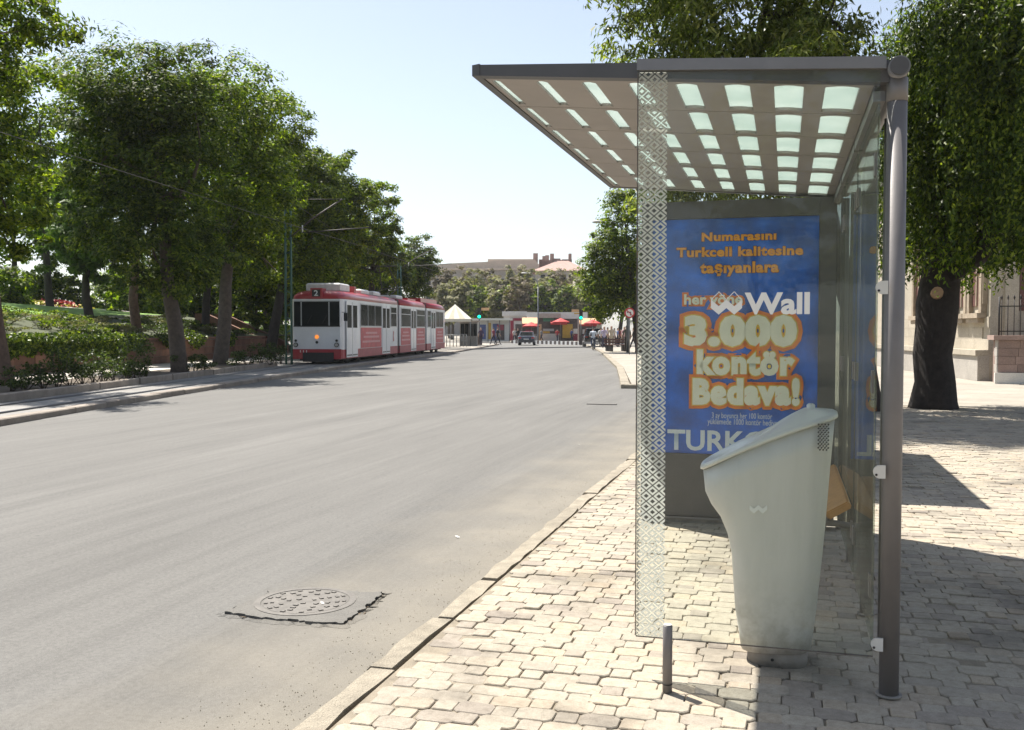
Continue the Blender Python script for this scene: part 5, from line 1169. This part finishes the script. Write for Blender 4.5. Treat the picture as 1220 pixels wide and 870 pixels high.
# white pavilion tent and its booth
tz = 86; tp_ = empty('pavilion_tent', place(541, tz), YAW); tag(tp_, 'white striped pyramid tent behind the rear of the tram', 'tent'); k = tz / FPX
W = 20 * k; e = 1.46 + (393 - 380) * k; ap = 1.46 + (393 - 364) * k
for sd in range(4):
    for i in range(6):
        f0, f1 = -1 + i / 3, -1 + (i + 1) / 3; t0 = .10
        def P4(f, top): 
            q = [(f, -1), (1, f), (-f, 1), (-1, -f)][sd]; s_ = t0 if top else 1; return (q[0] * W * s_, q[1] * W * s_ + W, ap if top else e)
        MB().add([P4(f0, 0), P4(f1, 0), P4(f1, 1), P4(f0, 1)], [(0, 1, 2, 3)]).build('canopy_strip', MAT['tent'] if i % 2 else MAT['tent_s'], tp_)
MB().add([(-W * .1, W * .9, ap), (W * .1, W * .9, ap), (W * .1, W * 1.1, ap), (-W * .1, W * 1.1, ap), (0, W, ap + .15)], [(0, 1, 4), (1, 2, 4), (2, 3, 4), (3, 0, 4)]).build('finial', MAT['tent'], tp_)
for x in (-W * .97, W * .97):
    for y in (.06, 2 * W - .06): MB().tube([(x, y, 0), (x, y, e)], .05, 8).build('post', MAT['pole'], tp_)
MB().bb(-W, W, -.02, .0, e - .25, e - .01).build('valance', MAT['tent'], tp_)
bt_ = empty('ticket_booth', place(560, 88), YAW); tag(bt_, 'dark glazed booth at the right edge of the tent', 'booth'); k = 88 / FPX
fbox(bt_, -12 * k, 8 * k, 0, 2.4, 0, 2.15, 'wall', 'fargrey'); fbox(bt_, -12 * k - .2, 8 * k + .2, -.2, 2.5, 2.152, 2.3, 'roof', 'farroof')
for i in range(4): 
    x = (-11 + i * 5) * k; fbox(bt_, x, x + 4.2 * k, -.05, -.003, .9, 2.0, 'pane', 'win')
fe = empty('barrier_fence', place(541, 83), YAW); tag(fe, 'pale steel railing in front of the tent', 'railing'); k = 83 / FPX
for i in range(8): x = (-13 + i * 4) * k; MB().tube([(x, 0, 0), (x, 0, 1.05)], .035, 8).build('post', MAT['pole'], fe)
for z in (.5, 1.02): MB().tube([(-13 * k, 0, z), (15 * k, 0, z)], .028, 8).build('rail', MAT['pole'], fe)
# black and white painted kerb of the square
pk = MB().bb(-.1, .1, 0, .1, -.12, -.09).build('painted_kerb', MAT['joint']); tag(pk, kind='structure')
for i in range(34):
    a = place(609 + i * 2.55, 112 - i * .42); b = place(609 + (i + 1) * 2.55 - .15, 112 - (i + 1) * .42); d = (b - a); nn = Vector((-d.y, d.x, 0)).normalized() * .3
    MB().add([(a.x, a.y, ZR), (b.x, b.y, ZR), (b.x + nn.x, b.y + nn.y, ZR), (a.x + nn.x, a.y + nn.y, ZR), (a.x, a.y, .26), (b.x, b.y, .26), (b.x + nn.x, b.y + nn.y, .26), (a.x + nn.x, a.y + nn.y, .26)], [(0, 3, 2, 1), (4, 5, 6, 7), (0, 1, 5, 4), (1, 2, 6, 5), (2, 3, 7, 6), (3, 0, 4, 7)]).build('kerb_stone', MAT['sign_w'] if i % 2 else MAT['kdark'], pk)

# ------------------------------------------------------------------ street furniture
def lamp(label, px, zc, h, head_px, head_py):
    root = empty('street_lamp', place(px, zc)); tag(root, label, 'street lamp', 'street lamps along the road')
    hp = at(head_px, zc, head_py) - place(px, zc)
    MB().tube([(0, 0, 0), (0, 0, 1.0), (0, 0, h - 1.2)], [.10, .09, .06], 10).build('pole', MAT['pole'], root)
    a = Vector((0, 0, h - 1.21)); pts = [a, a + Vector((hp.x * .06, hp.y * .06, .55)), a + Vector((hp.x * .28, hp.y * .28, 1.0)), Vector((hp.x * .6, hp.y * .6, hp.z - .02)), hp]
    MB().tube(pts, [.055, .05, .045, .04, .04], 8).build('arm', MAT['pole'], root)
    d = Vector((hp.x, hp.y, 0)).normalized(); q = hp + d * .1
    MB().rings([[tuple(q + d * a_ + Vector((-d.y, d.x, 0)) * (b_ * w_) + Vector((0, 0, c_ * w_))) for b_, c_ in ((-.16, 0), (-.1, .1), (.1, .1), (.16, 0), (.1, -.06), (-.1, -.06))] for a_, w_ in ((-.15, .4), (.05, 1), (.45, 1), (.62, .45))]).build('lamp_head', MAT['kwhite'], root)
lamp('tall curved street lamp on the right pavement beside the leafy tree', 748, 62, 1.46 + (393 - 268) / FPX * 62, 719, 264.5)
lamp('far curved street lamp in the middle of the square', 641, 114, 1.46 + (393 - 330) / FPX * 114, 628, 325.5)
def signal(label, px, zc, top, side):
    root = empty('traffic_light', place(px, zc), YAW); tag(root, label, 'traffic light', 'traffic lights at the crossing')
    MB().tube([(0, 0, 0), (0, 0, top)], .055, 8).build('pole', MAT['pole'], root)
    hb = MB().bb(-.17, .17, -.22, -.06, top - 1.05, top + .02).build('housing', MAT['black'], root)
    for i, m in enumerate(('tail', 'kyellow', 'green_l')):
        z = top - .17 - i * .33; 
        MB().tube([(0, -.235, z), (0, -.221, z)], .15 if i == 2 else .105, 14).build('lens', MAT['green_l'] if i == 2 else MAT['dark'], hb)
    MB().bb(side * .2, side * .95, -.12, -.08, top - .25, top + .02).build('name_board', MAT['awn_o'], root)
    MB().bb(-.2, .2, -.15, .15, -.05, .9).build('control_box', MAT['kdark'], root)
signal('traffic light showing green left of the dark car', 571, 92, 1.46 + (393 - 367) / FPX * 92, 1)
signal('traffic light showing green above the parked dark car', 692, 98, 1.46 + (393 - 369) / FPX * 98, -1)
# no turning sign
zs = 57; sg = empty('road_sign', place(750, zs), YAW); tag(sg, 'round red and white no left turn sign on the right pavement', 'road sign')
MB().tube([(0, .03, 0), (0, .03, 1.46 + (393 - 366) / FPX * zs)], .03, 8).build('pole', MAT['pole'], sg)
zc_ = 1.46 + (393 - 373) / FPX * zs; Rr = 6.2 / FPX * zs
MB().tube([(0, -.02, zc_), (0, -.005, zc_)], Rr, 28).build('disc', MAT['sign_r'], sg); MB().tube([(0, -.03, zc_), (0, -.0202, zc_)], Rr * .72, 28).build('face', MAT['sign_w'], sg)
a_ = MB(); a_.box((Rr * .16, -.034, zc_ - Rr * .18), (Rr * .16, .006, Rr * .6)).box((-.02, -.034, zc_ + Rr * .16), (Rr * .55, .006, Rr * .16)); a_.prism([(-Rr * .30, -Rr * .08), (-Rr * .30, Rr * .40), (-Rr * .58, Rr * .16)], (0, -.037, zc_), (1, 0, 0), (0, 0, 1), (0, .006, 0)); a_.build('arrow', MAT['black'], sg)
MB().box((0, -.042, zc_), (Rr * 1.5, .006, Rr * .15), ry=R(45)).build('slash', MAT['sign_r'], sg)

# ------------------------------------------------------------------ cars, seen from behind
def car(name, label, px, zc, paint, prof, w, rz, tail_z, wr=.31):
    root = empty(name, at(px, zc, z=ZR), rz); tag(root, label, 'car')
    body, cabin = prof; hw = w / 2
    def loft(pl, name, mat, tuck): 
        n = len(pl); rr = []
        for x, kx in ((-hw, 1 - tuck), (-hw * .94, 1), (hw * .94, 1), (hw, 1 - tuck)):
            cy_ = sum(p[0] for p in pl) / n; cz_ = sum(p[1] for p in pl) / n
            rr.append([(x, cy_ + (p[0] - cy_) * kx, cz_ + (p[1] - cz_) * kx) for p in pl])
        return MB().rings(rr, smooth=False).build(name, mat, root)
    b = loft(body, 'body', MAT[paint], .06)
    cw = hw * .93; n = len(cabin)
    lo = [(x, y, z) for x in (-1, 1) for y, z in cabin]
    zt_ = max(z for y, z in cabin); zb_ = min(z for y, z in cabin)
    vs = [(sx * cw * (1 - .16 * (z - zb_) / (zt_ - zb_)), y, z) for sx in (-1, 1) for y, z in cabin]
    cb = MB().add(vs, [list(range(n)), [n + i for i in range(n)][::-1]] + [(i, (i + 1) % n, n + (i + 1) % n, n + i) for i in range(n)]).build('cabin', MAT[paint], root)
    def cabx(z): return cw * (1 - .16 * (z - zb_) / (zt_ - zb_))
    (y0, z0), (y1, z1) = cabin[0], cabin[1]       # rear screen line
    dy, dz = y1 - y0, z1 - z0; nx = Vector((0, -dz, dy)).normalized()
    def rs(f, s): z = z0 + dz * f; return Vector((s * cabx(z) * .86, y0 + dy * f, z)) + nx * .006
    MB().add([rs(.12, -1), rs(.12, 1), rs(.9, 1), rs(.9, -1)], [(0, 1, 2, 3)]).build('rear_window', MAT['win'], cb)
    for s in (-1, 1):
        g = [(y0 + dy * .5 + .25, z0 + dz * .12), (cabin[3][0] - .55, z0 + dz * .12), (cabin[2][0] - .12, z0 + dz * .86), (y1 + .12, z0 + dz * .86)]
        MB().add([(s * (cabx(z) + .006), y, z) for y, z in g], [(0, 1, 2, 3)]).build('side_window', MAT['win'], cb)
        lmp = MB().bb(s * hw * .62, s * hw * .95, body[0][0] - .012, body[0][0] + .06, tail_z - .09, tail_z + .09).build('tail_light', MAT['tail'], root)
        MB().box((s * (hw + .08), cabin[3][0] - .5, z0 + .1), (.16, .08, .13)).build('mirror', MAT['black'], root)
        for y in (body[0][0] + .72, body[-1][0] - .75):
            t = MB().tube([(s * (hw - .19), y, wr), (s * (hw + .005), y, wr)], wr, 20).build('wheel', MAT['tyre'], root); MB().tube([(s * (hw + .0055), y, wr), (s * (hw + .012), y, wr)], wr * .6, 16).build('rim', MAT['rim'], t)
    MB().bb(-hw * .98, hw * .98, body[0][0] - .07, body[0][0] + .1, .34, .52).build('bumper', MAT['chrome'] if paint == 'car_k' else MAT['car_b'], root)
    MB().bb(-.26, .26, body[0][0] - .085, body[0][0] - .0705, .58, .69).build('number_plate', MAT['plate'], root)
    MB().tube([(.45, body[0][0] - .05, .26), (.45, body[0][0] + .2, .26)], .03, 8).build('exhaust', MAT['dark'], root)
    return root
sedan = ([(0, .30), (-.03, .60), (.02, .86), (.35, .93), (1.0, .95), (2.95, .92), (3.7, .82), (4.05, .66), (4.1, .32)], [(.30, .92), (1.0, 1.38), (2.25, 1.40), (3.05, .93)])
car('dark_sedan', 'dark blue sedan driving away in the middle of the road', 627, 96, 'car_b', sedan, 1.66, YAW - R(3), .74)
hatch = ([(0, .42), (-.04, .7), (.0, 1.0), (.4, 1.04), (2.9, 1.02), (3.7, .95), (4.1, .75), (4.15, .42)], [(.05, 1.02), (.35, 1.66), (2.2, 1.70), (3.0, 1.03)])
car('parked_car', 'dark grey tall car standing at the right kerb behind the cyclist', 708.5, 84, 'car_k', hatch, 1.82, YAW - R(2), .86, .35)

# ------------------------------------------------------------------ people
CLOTH = {}
def cloth(c):
    if c not in CLOTH: CLOTH[c] = M('cloth %d' % len(CLOTH), c, .85, 0, .15, 8)
    return CLOTH[c]
def person(label, loc, heading, h, top, legs, pose='stand', group=None, skirt=False, hairc=None):
    """joints as one connected skeleton, grown into one skin"""
    s = h / 1.75; J = {}; j = lambda n, x, y, z, r: J.__setitem__(n, (x * s, y * s, z * s, r * s))
    st_ = .22 if pose == 'walk' else .03
    j('pel', 0, 0, .95, .135); j('waist', 0, 0, 1.10, .125); j('chest', 0, .01, 1.32, .15); j('neck', 0, .01, 1.48, .06); j('head0', 0, .02, 1.57, .085); j('head1', 0, .015, 1.67, .10); j('crown', 0, 0, 1.745, .055)
    for sd, sg_ in ((-1, 1), (1, -1)):
        n = 'l' if sd < 0 else 'r'
        if pose == 'ride':
            j(n + 'hip', sd * .10, .02, .93, .10); j(n + 'knee', sd * .13, .36 if sd < 0 else .30, .74 if sd < 0 else .56, .065); j(n + 'ank', sd * .12, .12 if sd < 0 else .10, .36 if sd < 0 else .17, .045); j(n + 'toe', sd * .12, .30, .33 if sd < 0 else .13, .04)
            j(n + 'sh', sd * .19, .10, 1.40, .07); j(n + 'elb', sd * .26, .34, 1.17, .048); j(n + 'wri', sd * .22, .52, 1.04, .035); j(n + 'han', sd * .22, .58, 1.02, .04)
        else:
            j(n + 'hip', sd * .09, 0, .90, .10); j(n + 'knee', sd * .095, sg_ * st_ * .7 + .03, .49, .066); j(n + 'ank', sd * .10, sg_ * st_ * 1.4 - (.05 if sg_ < 0 else 0), .09 if sg_ > 0 or pose != 'walk' else .15, .046); j(n + 'toe', sd * .115, sg_ * st_ * 1.4 + .14, .045, .042)
            j(n + 'sh', sd * .19, 0, 1.41, .072); j(n + 'elb', sd * .245, -sg_ * st_ * .45, 1.14, .05); j(n + 'wri', sd * .25, -sg_ * st_ * .7 + .09, .91, .035); j(n + 'han', sd * .245, -sg_ * st_ * .75 + .12, .82, .042)
    if pose == 'ride': J['waist'] = (0, .06 * s, 1.10 * s, .125 * s); J['chest'] = (0, .16 * s, 1.32 * s, .15 * s); J['neck'] = (0, .22 * s, 1.46 * s, .06 * s); J['head0'] = (0, .26 * s, 1.54 * s, .085 * s); J['head1'] = (0, .27 * s, 1.64 * s, .10 * s); J['crown'] = (0, .26 * s, 1.715 * s, .055 * s)
    names = list(J); ix = {n: i for i, n in enumerate(names)}
    E_ = [('pel', 'waist', 0), ('waist', 'chest', 0), ('chest', 'neck', 0), ('neck', 'head0', 2), ('head0', 'head1', 2), ('head1', 'crown', 3)]
    for n in 'lr': E_ += [('pel', n + 'hip', 1), (n + 'hip', n + 'knee', 1), (n + 'knee', n + 'ank', 1), (n + 'ank', n + 'toe', 3), ('chest', n + 'sh', 0), (n + 'sh', n + 'elb', 0), (n + 'elb', n + 'wri', 2), (n + 'wri', n + 'han', 2)]
    me = bpy.data.meshes.new('person'); me.from_pydata([J[n][:3] for n in names], [(ix[a], ix[b]) for a, b, _ in E_], [])
    o = bpy.data.objects.new('person', me); COL.objects.link(o); o.modifiers.new('s', 'SKIN')
    for n, v in zip(names, me.skin_vertices[0].data): v.radius = (J[n][3], J[n][3] * (.78 if n in ('pel', 'waist', 'chest') else 1)); v.use_root = n == 'pel'
    o.modifiers.new('u', 'SUBSURF').levels = 1
    dg = bpy.context.evaluated_depsgraph_get(); m2 = bpy.data.meshes.new_from_object(o.evaluated_get(dg)); bpy.data.objects.remove(o); bpy.data.meshes.remove(me)
    m2.materials.clear()
    for c in (cloth(top), cloth(legs), MAT['skin'], MAT['hair']): m2.materials.append(c)
    for p in m2.polygons:
        best = 9; bi = 0
        for a, b, k in E_:
            A1, B1 = Vector(J[a][:3]), Vector(J[b][:3]); d = B1 - A1; t = max(0, min(1, (p.center - A1).dot(d) / max(d.dot(d), 1e-6))); q = (p.center - (A1 + d * t)).length - (J[a][3] + (J[b][3] - J[a][3]) * t)
            if q < best: best, bi = q, k
        if bi == 2 and p.center.z > 1.60 * s and p.center.y < (J['head1'][1] + .03 * s): bi = 3
        p.material_index = bi; p.use_smooth = True
    o = link_mesh('person', m2); o.location = loc; o.rotation_euler = (0, 0, heading); tag(o, label, 'person', group); return o
person('person in a dark red top walking left across the road by the tram stop', at(588, 94, z=0), R(70), 1.66, (.22, .02, .04), (.03, .03, .05), 'walk')
person('person in black walking right behind the one in dark red', at(592.8, 93, z=0), R(-60), 1.74, (.015, .015, .02), (.02, .02, .025), 'walk')
person('person in a purple top waiting beside the left traffic light', at(573, 91, z=0), R(180), 1.68, (.07, .04, .09), (.02, .02, .04))
cyc = at(707, 73, z=ZR)
person('cyclist in a pale blue shirt riding before the parked dark car', cyc, YAW, 1.75, (.50, .55, .62), (.03, .045, .09), 'ride')
bk_ = empty('bicycle', cyc, YAW); tag(bk_, 'dark bicycle ridden by the cyclist in the pale blue shirt', 'bicycle')
for y in (-.42, .62):
    n = 24; whl = MB().tube([(0, y + .33 * math.cos(2 * math.pi * q / n), .345 + .33 * math.sin(2 * math.pi * q / n)) for q in range(n + 1)], .017, 6, cap=False).build('wheel', MAT['tyre'], bk_)
    sk_ = MB()
    for q in range(8): sk_.tube([(0, y, .345), (0, y + .32 * math.cos(q * math.pi / 4), .345 + .32 * math.sin(q * math.pi / 4))], .003, 4)
    sk_.build('spokes', MAT['rim'], whl)
fr_ = MB()
for a, b in (((0, -.42, .345), (0, .0, .30)), ((0, -.42, .345), (0, -.10, .84)), ((0, 0, .30), (0, -.10, .86)), ((0, 0, .30), (0, .48, .80)), ((0, -.08, .76), (0, .46, .86)), ((0, .62, .345), (0, .45, .98))): fr_.tube([a, b], .018, 6)
fr_.build('frame', MAT['car_k'], bk_); MB().tube([(-.26, .50, 1.02), (0, .45, .99), (.26, .50, 1.02)], .014, 6).build('handlebar', MAT['rim'], bk_)
MB().bevbox(-.08, .08, -.22, .05, .855, .90, .02).build('saddle', MAT['black'], bk_)
prg = random.Random(31)
crowd = [(716, 80, 'person in a white shirt nearest the parked dark car', (.6, .6, .6), (.04, .04, .05)), (720, 76, 'person in a lilac top near the kerb', (.42, .36, .5), (.05, .05, .08)), (724, 84, 'person in a beige top in the pavement crowd', (.45, .38, .28), (.03, .03, .03)), (728.5, 77, 'person in light tan clothes in the middle of the crowd', (.42, .36, .28), (.35, .3, .22)),
         (732, 88, 'person in white with a dark skirt in the crowd', (.62, .6, .58), (.05, .03, .03)), (736, 82, 'person in blue in the pavement crowd', (.10, .15, .30), (.03, .03, .05)), (740, 90, 'person in dark red at the back of the crowd', (.25, .05, .05), (.03, .03, .03)), (755, 70, 'person in black right of the road sign', (.02, .02, .02), (.02, .02, .03)), (711, 92, 'person in grey beyond the parked dark car', (.2, .2, .2), (.03, .03, .04)), (744, 78, 'person in pale pink in the pavement crowd', (.5, .32, .32), (.06, .06, .1))]
for px, zc, lb_, c1, c2 in crowd: person(lb_, at(px, zc, z=0), R(prg.choice((10, 190, 100, 280))), prg.uniform(1.6, 1.78), c1, c2, prg.choice(('stand', 'walk')), 'people on the right pavement')
person('person in olive grey standing left of the no left turn sign', at(747, 63, z=0), R(20), 1.76, (.16, .16, .12), (.06, .05, .045))
for i, (px, zc) in enumerate(((613, 122), (617, 121), (664, 117), (681, 118), (645, 119), (701, 112))):
    person(['person in white by the red framed kiosk', 'person in black by the red framed kiosk', 'person in red beside the snack stand', 'person in blue by the yellow sided kiosk', 'person in grey at the left end of the snack stand', 'person in white by the red awning kiosk'][i], at(px, zc, z=ZR + .01), R(prg.uniform(0, 360)), 1.7, [(.6, .6, .6), (.02, .02, .02), (.4, .04, .04), (.06, .1, .25), (.25, .25, .25), (.6, .6, .58)][i], (.04, .04, .06), 'walk', 'people at the kiosks')
# low kiosk bench of crates on the right pavement
for i, (px, zc) in enumerate(((734, 66), (738, 65))):
    q = at(px, zc, z=0); r_ = empty('street_bench', q, YAW + R(20)); tag(r_, ['dark street bench on the right pavement, the nearer to the car', 'dark street bench on the right pavement, the nearer to the sign'][i], 'bench', 'benches on the right pavement')
    for k in range(3): MB().bb(-.75, .75, -.22 + k * .16, -.08 + k * .16, .42, .46).build('slat', MAT['shutter'], r_)
    for x in (-.6, .6): MB().bb(x - .04, x + .04, -.2, .22, 0, .418).build('leg', MAT['dark'], r_)
    for k in range(2): MB().bb(-.75, .75, .28, .32, .55 + k * .17, .68 + k * .17).build('back_slat', MAT['shutter'], r_)
    for x in (-.6, .6): MB().bb(x - .03, x + .03, .321, .36, 0, .86).build('back_post', MAT['dark'], r_)

# ------------------------------------------------------------------ summer haze
hzm = bpy.data.materials.new('haze'); hzm.use_nodes = True; hn = hzm.node_tree.nodes; hl_ = hzm.node_tree.links
hn.remove(hn['Principled BSDF']); pv = hn.new('ShaderNodeVolumePrincipled'); pv.inputs['Color'].default_value = (0.93, 0.95, 0.97, 1); pv.inputs['Density'].default_value = 0.00022; pv.inputs['Anisotropy'].default_value = 0.0
hl_.new(pv.outputs[0], hn['Material Output'].inputs['Volume'])
hb_ = MB().bb(-1000, 1000, -400, 1600, -1.2, 32).build('haze', hzm); tag(hb_, kind='stuff')
